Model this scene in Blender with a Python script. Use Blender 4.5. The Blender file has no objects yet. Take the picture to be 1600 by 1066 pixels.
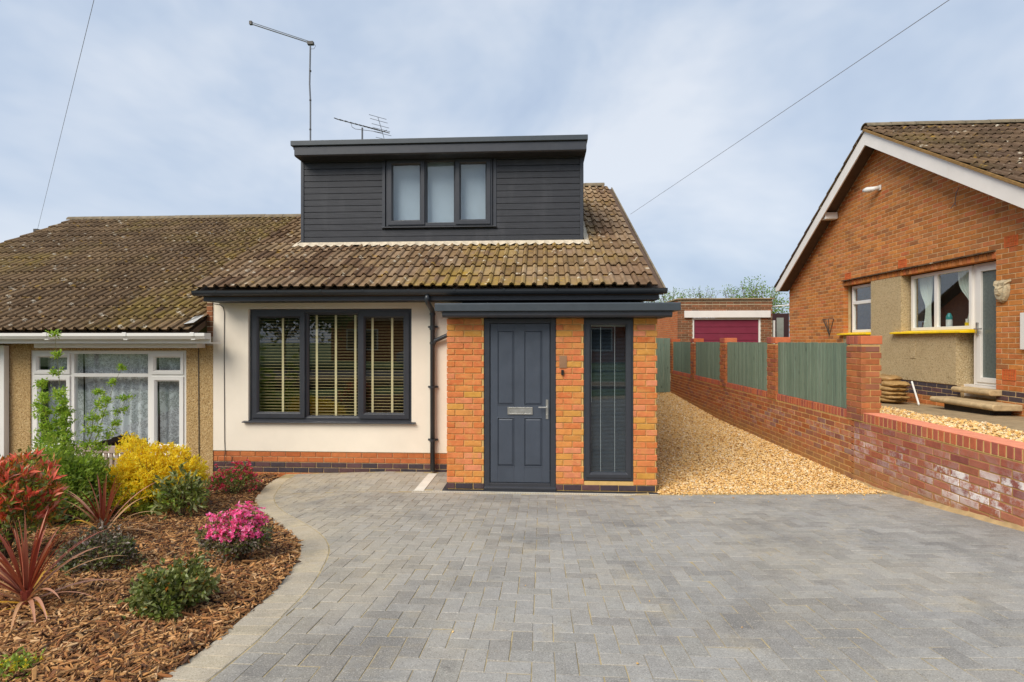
import bpy, math, random
import numpy as np
from mathutils import Vector, Matrix, noise
R = math.radians
rnd = random.Random(7)
npr = np.random.RandomState(11)
S = bpy.context.scene
COL = S.collection

# ------------------------------------------------------------------ camera, sky, sun, exposure
cam_d = bpy.data.cameras.new('camera'); cam = bpy.data.objects.new('camera', cam_d); COL.objects.link(cam)
cam_d.sensor_width = 36; cam_d.lens = 18.675; cam_d.clip_start = .05; cam_d.clip_end = 2000
cam.location = (0, 0, 1.865); cam.rotation_euler = (R(90), 0, R(3.2)); S.camera = cam

SUN_EL, SUN_AZ = 44, 216       # azimuth clockwise from +Y (north): the sun stands behind the camera, a little left
world = bpy.data.worlds.new('World'); S.world = world; world.use_nodes = True
wn = world.node_tree; wn.nodes.clear()
def wnode(t, **k):
    n = wn.nodes.new(t)
    for a, b in k.items(): setattr(n, a, b)
    return n
wo = wnode('ShaderNodeOutputWorld'); bg = wnode('ShaderNodeBackground'); sky = wnode('ShaderNodeTexSky')
sky.sky_type = 'NISHITA'; sky.sun_disc = False; sky.sun_elevation = R(SUN_EL); sky.sun_rotation = R(SUN_AZ)
sky.air_density = 1.0; sky.dust_density = 1.5
bg.inputs['Strength'].default_value = .062
tc = wnode('ShaderNodeTexCoord'); mp = wnode('ShaderNodeMapping'); mp.inputs['Scale'].default_value = (1, 1, 1.7)
mp.inputs['Rotation'].default_value = (0, 0, R(25))
n1 = wnode('ShaderNodeTexNoise'); n1.inputs['Scale'].default_value = 1.9; n1.inputs['Detail'].default_value = 5; n1.inputs['Roughness'].default_value = .56; n1.inputs['Distortion'].default_value = .25
r1 = wnode('ShaderNodeValToRGB'); r1.color_ramp.elements[0].position = .30; r1.color_ramp.elements[1].position = .68
e = r1.color_ramp.elements
e[0].color = (2.45, 3.2, 4.5, 1); e[1].color = (5.2, 5.55, 6.1, 1)
m = e.new(.5); m.color = (3.7, 4.35, 5.35, 1)
mx = wnode('ShaderNodeMix', data_type='RGBA'); mx.inputs[0].default_value = .9
L = wn.links.new
L(tc.outputs['Generated'], mp.inputs['Vector']); L(mp.outputs[0], n1.inputs['Vector']); L(n1.outputs['Fac'], r1.inputs[0])
L(sky.outputs[0], mx.inputs[6]); L(r1.outputs[0], mx.inputs[7]); L(mx.outputs[2], bg.inputs['Color']); L(bg.outputs[0], wo.inputs[0])

sun_d = bpy.data.lights.new('sun', 'SUN'); sun_d.energy = 1.5; sun_d.angle = R(38); sun_d.color = (1, .93, .82)
sun = bpy.data.objects.new('sun', sun_d); COL.objects.link(sun)
az, el = R(SUN_AZ), R(SUN_EL)
sd = Vector((math.sin(az)*math.cos(el), math.cos(az)*math.cos(el), math.sin(el)))
sun.rotation_euler = sd.to_track_quat('Z', 'Y').to_euler()
vs = S.view_settings; vs.view_transform = 'Standard'; vs.look = 'None'; vs.gamma = 1; vs.exposure = 1.32
try: vs.use_curve_mapping = False
except Exception: pass
S.render.engine = 'CYCLES'

# ------------------------------------------------------------------ helpers
def props(o, label=None, cat=None, group=None, kind=None):
    if label: o['label'] = label
    if cat: o['category'] = cat
    if group: o['group'] = group
    if kind: o['kind'] = kind
    return o
def wloc(p):
    v = Vector((0, 0, 0))
    while p is not None: v += p.location; p = p.parent
    return v
def thing(name, loc, label, cat, group=None):
    o = bpy.data.objects.new(name, None); o.empty_display_size = .2; COL.objects.link(o); o.location = loc
    return props(o, label, cat, group)
def link(name, me, parent=None, loc=None):
    o = bpy.data.objects.new(name, me); COL.objects.link(o)
    if parent is not None: o.parent = parent
    if loc is not None: o.location = Vector(loc) - wloc(parent)
    return o
def mesh_np(name, V, Fq, mat, smooth=False):
    """V (n,3), Fq (m,k) all faces with the same number of corners"""
    me = bpy.data.meshes.new(name); V = np.asarray(V, dtype=np.float32); Fq = np.asarray(Fq, dtype=np.int32)
    k = Fq.shape[1]; me.vertices.add(len(V)); me.vertices.foreach_set('co', V.ravel())
    me.loops.add(Fq.size); me.loops.foreach_set('vertex_index', Fq.ravel())
    me.polygons.add(len(Fq)); me.polygons.foreach_set('loop_start', np.arange(0, Fq.size, k, dtype=np.int32))
    me.polygons.foreach_set('loop_total', np.full(len(Fq), k, dtype=np.int32))
    me.polygons.foreach_set('use_smooth', np.full(len(Fq), bool(smooth)))
    me.update(calc_edges=True); me.validate()
    if mat: me.materials.append(mat)
    return me
class MB:
    def __init__(s): s.v = []; s.f = []; s.smooth = False
    def add(s, vs_, fs): b = len(s.v); s.v += [tuple(p) for p in vs_]; s.f += [tuple(i+b for i in f) for f in fs]; return s
    def box(s, x0, x1, y0, y1, z0, z1):
        return s.add([(x0,y0,z0),(x1,y0,z0),(x1,y1,z0),(x0,y1,z0),(x0,y0,z1),(x1,y0,z1),(x1,y1,z1),(x0,y1,z1)],
                     [(0,3,2,1),(4,5,6,7),(0,1,5,4),(1,2,6,5),(2,3,7,6),(3,0,4,7)])
    def prism(s, pts, a, b, axis='x'):
        """closed outline pts in the two other axes, extruded a..b along axis"""
        def P(p, t):
            return {'x': (t, p[0], p[1]), 'y': (p[0], t, p[1]), 'z': (p[0], p[1], t)}[axis]
        n = len(pts); vs_ = [P(p, a) for p in pts] + [P(p, b) for p in pts]
        fs = [tuple(range(n)), tuple(range(2*n-1, n-1, -1))] + [(i, (i+1) % n + 0, (i+1) % n + n, i+n) for i in range(n)]
        return s.add(vs_, fs)
    def tube(s, pts, r, seg=8, cap=True):
        pts = [Vector(p) for p in pts]; rs = r if isinstance(r, (list, tuple)) else [r]*len(pts)
        rings = []; up = Vector((0, 0, 1))
        for i, p in enumerate(pts):
            d = (pts[min(i+1, len(pts)-1)] - pts[max(i-1, 0)]).normalized()
            a = d.cross(up if abs(d.z) < .95 else Vector((0, 1, 0))).normalized(); b = d.cross(a)
            rings.append([p + (a*math.cos(t) + b*math.sin(t))*rs[i] for t in [2*math.pi*k/seg for k in range(seg)]])
        vs_ = [q for g in rings for q in g]; fs = []
        for i in range(len(pts)-1):
            for k in range(seg):
                k2 = (k+1) % seg; fs.append((i*seg+k, i*seg+k2, (i+1)*seg+k2, (i+1)*seg+k))
        if cap: fs += [tuple(range(seg-1, -1, -1)), tuple((len(pts)-1)*seg+k for k in range(seg))]
        return s.add(vs_, fs)
    def build(s, name, mat, parent=None, kind=None, bevel=0, smooth=False, label=None):
        o_ = wloc(parent); me = bpy.data.meshes.new(name)
        me.from_pydata([(p[0]-o_.x, p[1]-o_.y, p[2]-o_.z) for p in s.v], [], s.f); me.update()
        import bmesh
        bm = bmesh.new(); bm.from_mesh(me); bmesh.ops.recalc_face_normals(bm, faces=bm.faces); bm.to_mesh(me); bm.free()
        if smooth:
            for p in me.polygons: p.use_smooth = True
        me.materials.append(mat); o = bpy.data.objects.new(name, me); COL.objects.link(o)
        if parent is not None: o.parent = parent
        if bevel:
            b = o.modifiers.new('bevel', 'BEVEL'); b.width = bevel; b.segments = 2; b.limit_method = 'ANGLE'; b.harden_normals = False
        return props(o, label=label, kind=kind)

# ------------------------------------------------------------------ materials
MATS = {}
def lin(c):
    return tuple((x/12.92 if x <= .04045 else ((x+.055)/1.055)**2.4) for x in c)
def H(h): return lin(tuple(int(h[i:i+2], 16)/255 for i in (0, 2, 4)))
class NT:
    def __init__(s, name):
        s.m = bpy.data.materials.new(name); s.m.use_nodes = True; s.t = s.m.node_tree; s.t.nodes.clear()
        s.out = s.t.nodes.new('ShaderNodeOutputMaterial')
    def n(s, t, **k):
        x = s.t.nodes.new(t)
        for a, b in k.items():
            if a == 'ins':
                for i, v in b.items(): x.inputs[i].default_value = v
            else: setattr(x, a, b)
        return x
    def l(s, a, b): s.t.links.new(a, b)
    def math(s, op, a, b=None, c=None):
        x = s.n('ShaderNodeMath', operation=op)
        for i, v in enumerate((a, b, c)):
            if v is None: continue
            if isinstance(v, (int, float)): x.inputs[i].default_value = v
            else: s.l(v, x.inputs[i])
        return x.outputs[0]
    def pos(s, scale=(1, 1, 1), add=None):
        g = s.n('ShaderNodeNewGeometry').outputs['Position']
        m_ = s.n('ShaderNodeMapping'); m_.inputs['Scale'].default_value = scale; s.l(g, m_.inputs[0])
        if add is not None:
            c = s.n('ShaderNodeCombineXYZ')
            for i in range(3): s.l(s.math('MULTIPLY', add, 17.0+9*i), c.inputs[i])
            s.l(c.outputs[0], m_.inputs['Location'])
        return m_.outputs[0]
    def rand(s):
        a = s.n('ShaderNodeObjectInfo').outputs['Random']; b = s.n('ShaderNodeNewGeometry').outputs['Random Per Island']
        return s.math('FRACT', s.math('ADD', a, b))
    def noise(s, vec, scale, detail=3, rough=.55, dist=0):
        x = s.n('ShaderNodeTexNoise', ins={'Scale': scale, 'Detail': detail, 'Roughness': rough, 'Distortion': dist}); s.l(vec, x.inputs['Vector']); return x.outputs['Fac']
    def ramp(s, fac, cols, interp='LINEAR'):
        x = s.n('ShaderNodeValToRGB'); cr = x.color_ramp; cr.interpolation = interp
        cr.elements[0].position = cols[0][0]; cr.elements[0].color = (*cols[0][1], 1)
        cr.elements[1].position = cols[-1][0]; cr.elements[1].color = (*cols[-1][1], 1)
        for p, c in cols[1:-1]: q = cr.elements.new(p); q.color = (*c, 1)
        s.l(fac, x.inputs[0]); return x.outputs[0]
    def mix(s, fac, a, b, mode='MIX'):
        x = s.n('ShaderNodeMix', data_type='RGBA', blend_type=mode)
        for i, v in ((0, fac), (6, a), (7, b)):
            if isinstance(v, (int, float)): x.inputs[i].default_value = v
            elif isinstance(v, tuple): x.inputs[i].default_value = (*v, 1)
            else: s.l(v, x.inputs[i])
        return x.outputs[2]
    def rng(s, v, a, b, c=0, d=1):
        x = s.n('ShaderNodeMapRange', ins={1: a, 2: b, 3: c, 4: d}); s.l(v, x.inputs[0]); return x.outputs[0]
    def bump(s, h, strength, dist=.01, nrm=None):
        x = s.n('ShaderNodeBump', ins={'Strength': strength, 'Distance': dist}); s.l(h, x.inputs['Height'])
        if nrm is not None: s.l(nrm, x.inputs['Normal'])
        return x.outputs[0]
    def pbsdf(s, col, rough=.8, metal=0, spec=.5, nrm=None, **ins):
        p = s.n('ShaderNodeBsdfPrincipled'); p.inputs['Metallic'].default_value = metal; p.inputs['Specular IOR Level'].default_value = spec
        if isinstance(col, tuple): p.inputs['Base Color'].default_value = (*col, 1)
        else: s.l(col, p.inputs['Base Color'])
        if isinstance(rough, (int, float)): p.inputs['Roughness'].default_value = rough
        else: s.l(rough, p.inputs['Roughness'])
        if nrm is not None: s.l(nrm, p.inputs['Normal'])
        for k, v in ins.items(): p.inputs[k.replace('_', ' ')].default_value = v
        s.l(p.outputs[0], s.out.inputs[0]); return p
def simple(name, col, rough=.6, metal=0, var=.12, nscale=6, bump=.1, bscale=60, spec=.5, dirt=0, tint=0):
    if name in MATS: return MATS[name]
    t = NT(name); P = t.pos(); f = t.noise(P, nscale, 4)
    c = t.mix(t.rng(f, .3, .7), tuple(x*(1-var) for x in col), tuple(min(1, x*(1+var)) for x in col))
    if tint: c = t.mix(t.rng(t.rand(), 0, 1, 0, tint), c, tuple(x*.45 for x in col))
    if dirt: c = t.mix(t.rng(t.noise(P, 2.3, 6, .65), .52, .8, 0, dirt), c, (.08, .065, .04))
    nb = t.bump(t.noise(P, bscale, 3), bump, .004)
    rr = t.rng(t.noise(P, nscale*2.7, 3), .3, .7, max(.03, rough-.07), min(1, rough+.07))
    t.pbsdf(c, rr, metal, spec, nb); MATS[name] = t.m; return t.m
def brickmat(name, cols, patch=None, white=0, whiteY=None, streak=.25, grime=0, bumpk=.5, smear=0):
    t = NT(name); r = t.rand(); n_ = len(cols)
    c = t.ramp(r, [((i+.5)/n_, H(h)) for i, h in enumerate(cols)])
    P = t.pos(); PR = t.pos(add=r)
    f = t.noise(PR, 14, 5, .6)
    c = t.mix(t.rng(f, .35, .65, 0, streak), c, t.mix(1, c, (.45, .42, .4), 'MULTIPLY'))
    if patch: c = t.mix(t.rng(t.noise(PR, 5, 3), .52, .68, 0, .75), c, H(patch))
    sp = t.noise(P, 160, 2); c = t.mix(t.rng(sp, .58, .75, 0, .35), c, (.05, .03, .025))
    if smear: c = t.mix(t.rng(t.noise(P, 18, 6, .7), .56, .68, 0, smear), c, H('cfa868')); c = t.mix(t.rng(t.noise(P, 3, 5, .7), .55, .75, 0, .3), c, H('8a6040'))
    if white:
        w = t.math('MULTIPLY', t.rng(t.noise(PR, 7, 6, .75), .42, .56), t.rng(t.math('FRACT', t.math('MULTIPLY', r, 7.31)), .15, .75))
        g = t.rng(t.noise(P, 1.1, 2), .40, .58)
        z = t.n('ShaderNodeSeparateXYZ'); t.l(t.n('ShaderNodeNewGeometry').outputs['Position'], z.inputs[0])
        if whiteY: g = t.math('MULTIPLY', t.rng(z.outputs[1], whiteY[0], whiteY[1], 1, .0), t.math('ADD', .45, t.math('MULTIPLY', g, .55)))
        zz = t.math('MULTIPLY', t.rng(z.outputs[2], .90, .66, 0.12, 1), t.rng(z.outputs[2], .18, .42, .25, 1))
        k = t.math('MULTIPLY', t.math('MULTIPLY', w, g), t.math('MULTIPLY', zz, white))
        c = t.mix(k, c, (.82, .76, .72))
    if grime:
        z = t.n('ShaderNodeSeparateXYZ'); t.l(t.n('ShaderNodeNewGeometry').outputs['Position'], z.inputs[0])
        c = t.mix(t.math('MULTIPLY', t.rng(z.outputs[2], .42, .2, 0, grime), t.rng(t.noise(P, 5, 4), .35, .6, .4, 1)), c, H('a98552'))
    nb = t.bump(t.noise(P, 90, 4, .7), bumpk, .004, t.bump(t.noise(PR, 22, 3), bumpk, .006))
    t.pbsdf(c, .9, 0, .25, nb); return t.m

m_porchbrick = brickmat('porch_brick', ['dc8450', 'd67c44', 'e2906a', 'dc8858', 'd0703c', 'e09450', 'd29a48', 'de7e50'], patch='d49450', streak=.35, smear=.45)
m_bluebrick = brickmat('blue_plinth_brick', ['4b4248', '574a4c', '3d3a42', '63494a'], streak=.4)
m_redbrick = brickmat('orange_plinth_brick', ['c07040', 'b46438', 'c87a48', 'bc6c42'], streak=.35)
m_wallbrick = brickmat('red_wall_brick', ['b46c42', 'a86238', 'c07644', '985840', 'b07040', '8c5a4c', 'b87046'], streak=.35, white=.32, whiteY=(5.0, 18), grime=.7)
m_retbrick = brickmat('retaining_brick', ['a65e4a', 'b0684e', '98564a', '8e564e', 'b46c50', 'a06048', 'b8745c'], streak=.35, white=1.0, whiteY=(5.4, 8.5), grime=.75)
m_capbrick = brickmat('coping_brick', ['c06c48', 'b46248', 'c87450', '985850', 'bc6850', 'a85e4c'], streak=.25)
m_captop = brickmat('pier_cap_brick', ['cc6e46', 'd47c54', 'c46840'], streak=.25)
m_bungbrick = brickmat('bungalow_brick', ['d08446', 'c47a42', 'b4703a', 'd88c48', 'bc7c40', 'c87044', 'd08a54', 'a46a40'], streak=.3, patch='a8682c')
m_garbrick = brickmat('garage_brick', ['80583e', '8c5e40', '70503a', '9c6444'], streak=.35)
def mortar(name, h, dark=.3):
    t = NT(name); P = t.pos(); c = t.mix(t.rng(t.noise(P, 8, 5, .65), .35, .7), H(h), tuple(x*(1-dark) for x in H(h)))
    t.pbsdf(c, .95, 0, .1, t.bump(t.noise(P, 120, 3), .5, .004)); return t.m
m_mort_y = mortar('ochre_mortar', 'd8b474', .2); m_mort_w = mortar('pale_mortar', 'd4b688', .25); m_mort_r = mortar('brown_mortar', 'b8905c', .3); m_mort_g = mortar('grey_mortar', 'b8a88c')
m_render = simple('cream_render', H('ece1cf'), .9, var=.05, nscale=1.6, bump=.4, bscale=160, spec=.15, dirt=.04)
m_trim = simple('anthracite_trim', H('3c4349'), .42, var=.1, nscale=6, bump=.1)
m_anth = simple('anthracite_upvc', H('36383e'), .38, var=.06, nscale=4, bump=.03, bscale=90)
m_anthg = simple('anthracite_door', H('434a55'), .42, var=.08, nscale=5, bump=.12, bscale=150)
m_gutter = simple('anthracite_gutter', H('33373c'), .35, var=.08, nscale=5, bump=.03)
m_black = simple('black_membrane', H('2b2d33'), .6, var=.15)
m_white = simple('white_upvc', H('e6e3dc'), .35, var=.03, nscale=3, bump=.02)
m_whitepaint = simple('white_painted_board', H('e8e2da'), .5, var=.05, nscale=3, bump=.08)
m_steel = simple('brushed_steel', H('c8c6c0'), .32, metal=.9, var=.06, bump=.05, bscale=150)
m_galv = simple('galvanised_grate', H('d2cec2'), .5, metal=.15, var=.12, bump=.1)
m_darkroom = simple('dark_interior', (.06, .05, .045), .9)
m_blind = simple('wooden_blind_slat', H('bca878'), .5, var=.12, nscale=12)
m_tape = simple('blind_tape', H('e2d0a2'), .9, var=.05)
m_grey_al = simple('aerial_aluminium', H('77787a'), .4, metal=.5, var=.1)
m_cable = simple('black_cable', H('4a4540'), .6)
m_wire = simple('wire_grey', H('8a8c94'), .6)
m_lead = simple('lead_flashing', H('b9b7b2'), .6, var=.2, nscale=14, bump=.3)
m_flash = simple('mortar_flashing', H('c9bba4'), .85, var=.18, nscale=16, bump=.5, bscale=50)
m_concrete = simple('grey_concrete', H('9c886a'), .95, var=.22, nscale=7, bump=.5, bscale=70, spec=.1, dirt=.4)
m_stone = simple('stone_step', H('b8a07a'), .9, var=.2, nscale=14, bump=.5, bscale=60, spec=.15, dirt=.4)
m_yellow = simple('yellow_paint', H('f0c800'), .5, var=.12, nscale=10, bump=.2, dirt=.25)
m_terracotta = simple('terracotta_airbrick', H('c8622e'), .85, var=.15, nscale=20)
m_maroon = simple('maroon_garage_door', H('7c2c40'), .45, var=.08, nscale=3)
m_darkwood = simple('dark_brown_door', H('3a2424'), .5)
m_ground = simple('bare_soil', H('5b4a34'), .95, var=.3, nscale=3, bump=.6, bscale=30)
m_lawn = simple('lawn_green', (.075, .13, .025), .95, var=.4, nscale=6, bump=.6, bscale=80)
m_road = simple('asphalt', (.06, .06, .062), .9, var=.2, nscale=4, bump=.4, bscale=90)
m_mulchbed = simple('mulch_soil', H('4a3020'), .98, var=.5, nscale=25, bump=.8, bscale=50)
m_gravelbed = simple('gravel_bed', H('9a7038'), .98, var=.5, nscale=60, bump=.8, bscale=70)
m_soffit = simple('brown_soffit', H('5a4636'), .8)
m_picket = simple('weathered_timber', H('a08e80'), .85, var=.2, nscale=10)

def fencemat():
    t = NT('sage_green_timber'); r = t.rand(); P = t.pos((14, 14, 1.2), add=r)
    c = t.ramp(r, [(0, H('768a78')), (.4, H('7f937f')), (.7, H('889b88')), (1, H('6e8272'))])
    g = t.noise(P, 3, 5, .6, .6); c = t.mix(t.rng(g, .35, .7, 0, .45), c, H('4c5c50'))
    k = t.n('ShaderNodeTexVoronoi', ins={'Scale': 2.2}); t.l(t.pos((2.6, 2.6, 1), add=r), k.inputs['Vector'])
    c = t.mix(t.rng(k.outputs['Distance'], .05, .11, .7, 0), c, H('39453c'))
    t.pbsdf(c, .8, 0, .2, t.bump(g, .35, .004)); return t.m
m_fence = fencemat()
def cladmat():
    t = NT('anthracite_cladding'); r = t.rand(); P = t.pos((1, 14, 14), add=r)
    g = t.noise(P, 4, 5, .6, .4); c = t.mix(t.rng(g, .3, .7), H('2d2e33'), H('3e3f44'))
    c = t.mix(t.rng(r, 0, 1, 0, .3), c, H('2f3136'))
    c = t.mix(t.rng(t.noise(t.pos((1, 1, .3)), 3, 4), .55, .8, 0, .25), c, H('6a6a6e'))
    t.pbsdf(c, .5, 0, .4, t.bump(g, .25, .003)); return t.m
m_clad = cladmat()
def tilemat(name, base, moss, mossx=None, mossamt=.8):
    t = NT(name); r = t.rand(); P = t.pos(); PR = t.pos(add=r)
    c = t.ramp(r, [((i+.5)/len(base), H(h)) for i, h in enumerate(base)])
    c = t.mix(t.rng(t.noise(PR, 7, 5, .65), .35, .7, 0, .55), c, t.mix(1, c, (.38, .34, .3), 'MULTIPLY'))
    # yellow-green moss, in broad zones broken up tile by tile
    zone = t.noise(P, .55, 2)
    z = t.n('ShaderNodeSeparateXYZ'); t.l(t.n('ShaderNodeNewGeometry').outputs['Position'], z.inputs[0])
    if mossx:
        for (x0, w, a) in mossx:
            d = t.math('ABSOLUTE', t.math('SUBTRACT', z.outputs[0], x0))
            zone = t.math('ADD', zone, t.rng(d, w, 0, 0, a))
    fm = t.math('MULTIPLY', t.rng(zone, .54, .74), t.rng(t.noise(PR, 4, 4, .6), .36, .58))
    c = t.mix(t.math('MULTIPLY', fm, mossamt), c, H(moss))
    yb = t.rng(t.noise(P, 6, 4, .6), .62, .7); c = t.mix(t.math('MULTIPLY', yb, .55), c, H('b08a2e'))
    v = t.n('ShaderNodeTexVoronoi', ins={'Scale': 4.5}); t.l(P, v.inputs['Vector'])
    li = t.math('MULTIPLY', t.rng(v.outputs['Distance'], .12, .21, 1, 0), t.rng(t.noise(P, 45, 3), .43, .52))
    c = t.mix(t.math('MULTIPLY', li, .8), c, H('cfc4ae'))
    sp = t.rng(t.noise(P, 30, 3, .7), .63, .7); c = t.mix(t.math('MULTIPLY', sp, .55), c, H('b9ab90'))
    t.pbsdf(c, .95, 0, .12, t.bump(t.noise(P, 70, 4, .7), .6, .006)); return t.m
m_tile = tilemat('mossy_brown_tile', ['927a62', '9a8268', '80694f', 'a48c6e', '866c56', '947a5c', '765e4a'], 'a58a3c', [(-1.0, 1.3, .26), (-4.2, .7, .12)], .62)
m_tile2 = tilemat('lichened_brown_tile', ['806a52', '74604a', '887056', '6c5844', '8c7458'], '8f7c3c', [(-5.6, 1.5, .16)], .55)
m_tile3 = tilemat('dark_brown_tile', ['6c5846', '604e40', '76604a', '584838'], '7a6a34', None, .4)
m_ridge = simple('ridge_tile', H('7a6d58'), .95, var=.3, nscale=9, bump=.5, dirt=.3)
def pavemat(name, cols, sandy=.12):
    t = NT(name); r = t.rand(); P = t.pos(); PR = t.pos(add=r)
    c = t.ramp(r, [((i+.5)/len(cols), H(h)) for i, h in enumerate(cols)])
    c = t.mix(t.rng(t.noise(PR, 16, 6, .75), .38, .66, 0, .5), c, t.mix(1, c, (.7, .68, .66), 'MULTIPLY'))
    c = t.mix(t.rng(t.noise(P, .8, 4, .6), .48, .72, 0, .35), c, H('b2a68f'))
    z = t.n('ShaderNodeSeparateXYZ'); t.l(P, z.inputs[0])          # blown sand lies thickest towards the bed and the wall
    sw_ = t.math('MULTIPLY', t.rng(z.outputs[0], .0, -3.2, 0, .5), t.rng(t.noise(P, 3.0, 6, .7), .3, .62, .25, 1))
    c = t.mix(sw_, c, H('c2ae88'))
    c = t.mix(t.rng(t.noise(P, 2.4, 7, .75), .55, .72, 0, sandy*2), c, H('cdb684'))
    c = t.mix(t.rng(t.noise(P, 1.1, 5, .65), .48, .68, 0, .5), c, H('6a6866')); c = t.mix(t.rng(t.noise(P, 4.5, 6, .75), .58, .70, 0, .4), c, H('5c5a58'))
    sp = t.noise(P, 150, 3, .7); c = t.mix(t.rng(sp, .56, .68, 0, .5), c, H('dcd4c6')); c = t.mix(t.rng(sp, .45, .33, 0, .55), c, H('4c4640'))
    t.pbsdf(c, .88, 0, .25, t.bump(t.noise(P, 130, 4, .7), .45, .004)); return t.m
m_paver = pavemat('grey_paver', ['a19e98', 'a6a39d', '9d9a95', 'aaa7a0', '99968f', 'a4a19a', '8e8b86', 'a09c95', 'a8a49c', '95918b'])
m_border = pavemat('buff_edge_paver', ['bcb19e', 'c2b8a6', 'b6ab98', 'c0b49c'], .3)
def pebbledash(name, base, dark, light, sc=70):
    t = NT(name); P = t.pos(); v = t.n('ShaderNodeTexVoronoi', ins={'Scale': sc}); t.l(P, v.inputs['Vector'])
    sx = t.n('ShaderNodeSeparateColor'); t.l(v.outputs['Color'], sx.inputs[0])
    c = t.ramp(sx.outputs[0], [(0, H(dark)), (.3, H(base)), (.75, H(base)), (1, H(light))])
    c = t.mix(t.rng(v.outputs['Distance'], .4, .75, 0, .45), c, H(dark))
    c = t.mix(t.rng(t.noise(P, 3, 5, .65), .5, .75, 0, .3), c, H(dark))
    h = t.math('SUBTRACT', 1, v.outputs['Distance'])
    t.pbsdf(c, .95, 0, .15, t.bump(h, .8, .012)); return t.m
m_pdash = pebbledash('ochre_pebbledash', 'c6a674', '92744a', 'dcc294', 80)
m_pdash2 = pebbledash('buff_pebbledash', 'c8b28a', '9c8762', 'dccba6', 75)
def stonemat(name, cols, rough=.75):
    t = NT(name); r = t.rand(); c = t.ramp(r, [((i+.5)/len(cols), H(h)) for i, h in enumerate(cols)])
    P = t.pos(); c = t.mix(t.rng(t.noise(P, 60, 3), .35, .7, 0, .25), c, t.mix(1, c, (.6, .5, .4), 'MULTIPLY'))
    t.pbsdf(c, rough, 0, .3); return t.m
m_gravel = stonemat('golden_gravel', ['e0b266', 'eac684', 'd4a052', 'f2dcac', 'deb270', 'bc8a4c', 'e8cc94', 'e2bc7c', 'caa264', 'f4e6c8', 'b08048'])
m_chips = stonemat('bark_chips', ['8a5e38', 'a87444', 'c4925a', '6c482e', '987044', 'd8a870', 'b07c4c', '583c28', 'cc9c64', '84583a', 'a0683c', '74503a', '4a3222', '3e2a1c', 'e4bc8c', 'c08a54'], .9)
def leafmat(name, cols, rough=.5, trans=.4, spec=.35):
    t = NT(name); r = t.rand(); c = t.ramp(r, [((i+.5)/len(cols), H(h)) for i, h in enumerate(cols)])
    p = t.n('ShaderNodeBsdfPrincipled'); p.inputs['Roughness'].default_value = rough; p.inputs['Specular IOR Level'].default_value = spec; t.l(c, p.inputs['Base Color'])
    tr = t.n('ShaderNodeBsdfTranslucent'); t.l(t.mix(1, c, (1, 1, .6), 'MULTIPLY'), tr.inputs[0])
    ms = t.n('ShaderNodeMixShader'); ms.inputs[0].default_value = trans; t.l(p.outputs[0], ms.inputs[1]); t.l(tr.outputs[0], ms.inputs[2]); t.l(ms.outputs[0], t.out.inputs[0]); return t.m
m_lf_green = leafmat('fresh_green_leaf', ['94aa48', '849a40', 'a8b854', '688034', '9cb04c'])
m_lf_lime = leafmat('lime_leaf', ['a8c444', '94b83c', 'bccc50', '7ca438'])
m_lf_yel = leafmat('golden_leaf', ['f8e43c', 'fcec50', 'f4d830', 'f0cc34', 'f4ea58', 'e8c430'], trans=.5)
m_lf_yg = leafmat('yellow_green_leaf', ['d8d02c', 'c8c828', 'e4d83c'])
m_lf_dark = leafmat('dark_glossy_leaf', ['62702e', '747c40', '868c50', '545c28', '9a9c6c', '6c7234'], .35, .2)
m_lf_bronze = leafmat('bronze_leaf', ['6c5a4a', '5a5040', '806c5a', '4a5032', '90807a', '606848'], .35, .15)
m_lf_red = leafmat('red_new_leaf', ['f07c60', 'e86450', 'f89880', 'dc5040', 'f4a488'], .4, .25)
m_lf_orange = leafmat('orange_leaf', ['c87830', 'b89040', 'd08848', '9c8c34'], .4)
m_pink = leafmat('pink_petal', ['fa5aa0', 'f44c94', 'fc80b8', 'f868ac', 'fe9cc8'], .5, .35)
m_pinkd = leafmat('crimson_petal', ['d03858', 'c02c48', 'e05070', 'd84868'], .5, .3)
m_redfl = leafmat('red_petal', ['d01828', 'c01020'], .5, .3)
m_cord = leafmat('maroon_strap_leaf', ['a85440', '944838', 'b46450', 'c07c60', '843830', 'cc9078'], .4, .25)
m_cordp = leafmat('tan_strap_leaf', ['c89a6c', 'b88660', 'd4ac7c', 'a87454', 'c08c70'], .45, .2)
m_cordy = leafmat('yellow_strap_leaf', ['d8a838', 'c89838'], .45, .2)
m_bark = simple('twig_bark', H('5a4632'), .9, var=.2, nscale=20)
m_treeleaf = leafmat('spring_tree_leaf', ['7c9c38', '8cac40', '5c8030', 'a0b048', '688c34'])
m_treedark = leafmat('tree_leaf_dark', ['3c6020', '4c7028', '2e4c1a', '5c7c2c'])
def glassmat(name, tint=(1, 1, 1), refl=1.0, rough=0.0):
    t = NT(name); tr = t.n('ShaderNodeBsdfTransparent'); tr.inputs[0].default_value = (*tint, 1)
    gl = t.n('ShaderNodeBsdfGlossy'); gl.inputs['Roughness'].default_value = rough; gl.inputs['Color'].default_value = (refl, refl, refl, 1)
    fr = t.n('ShaderNodeFresnel'); g = t.n('ShaderNodeNewGeometry')
    t.l(t.rng(g.outputs['Backfacing'], 0, 1, 1.6, 1/1.6), fr.inputs['IOR'])      # a thin sheet reflects alike from both faces
    ms = t.n('ShaderNodeMixShader'); t.l(fr.outputs[0], ms.inputs[0]); t.l(tr.outputs[0], ms.inputs[1]); t.l(gl.outputs[0], ms.inputs[2]); t.l(ms.outputs[0], t.out.inputs[0]); return t.m
m_glass = glassmat('window_glass', (.96, .98, .98))
m_glassd = glassmat('tinted_glass', (.86, .9, .92), 1.0)
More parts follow.
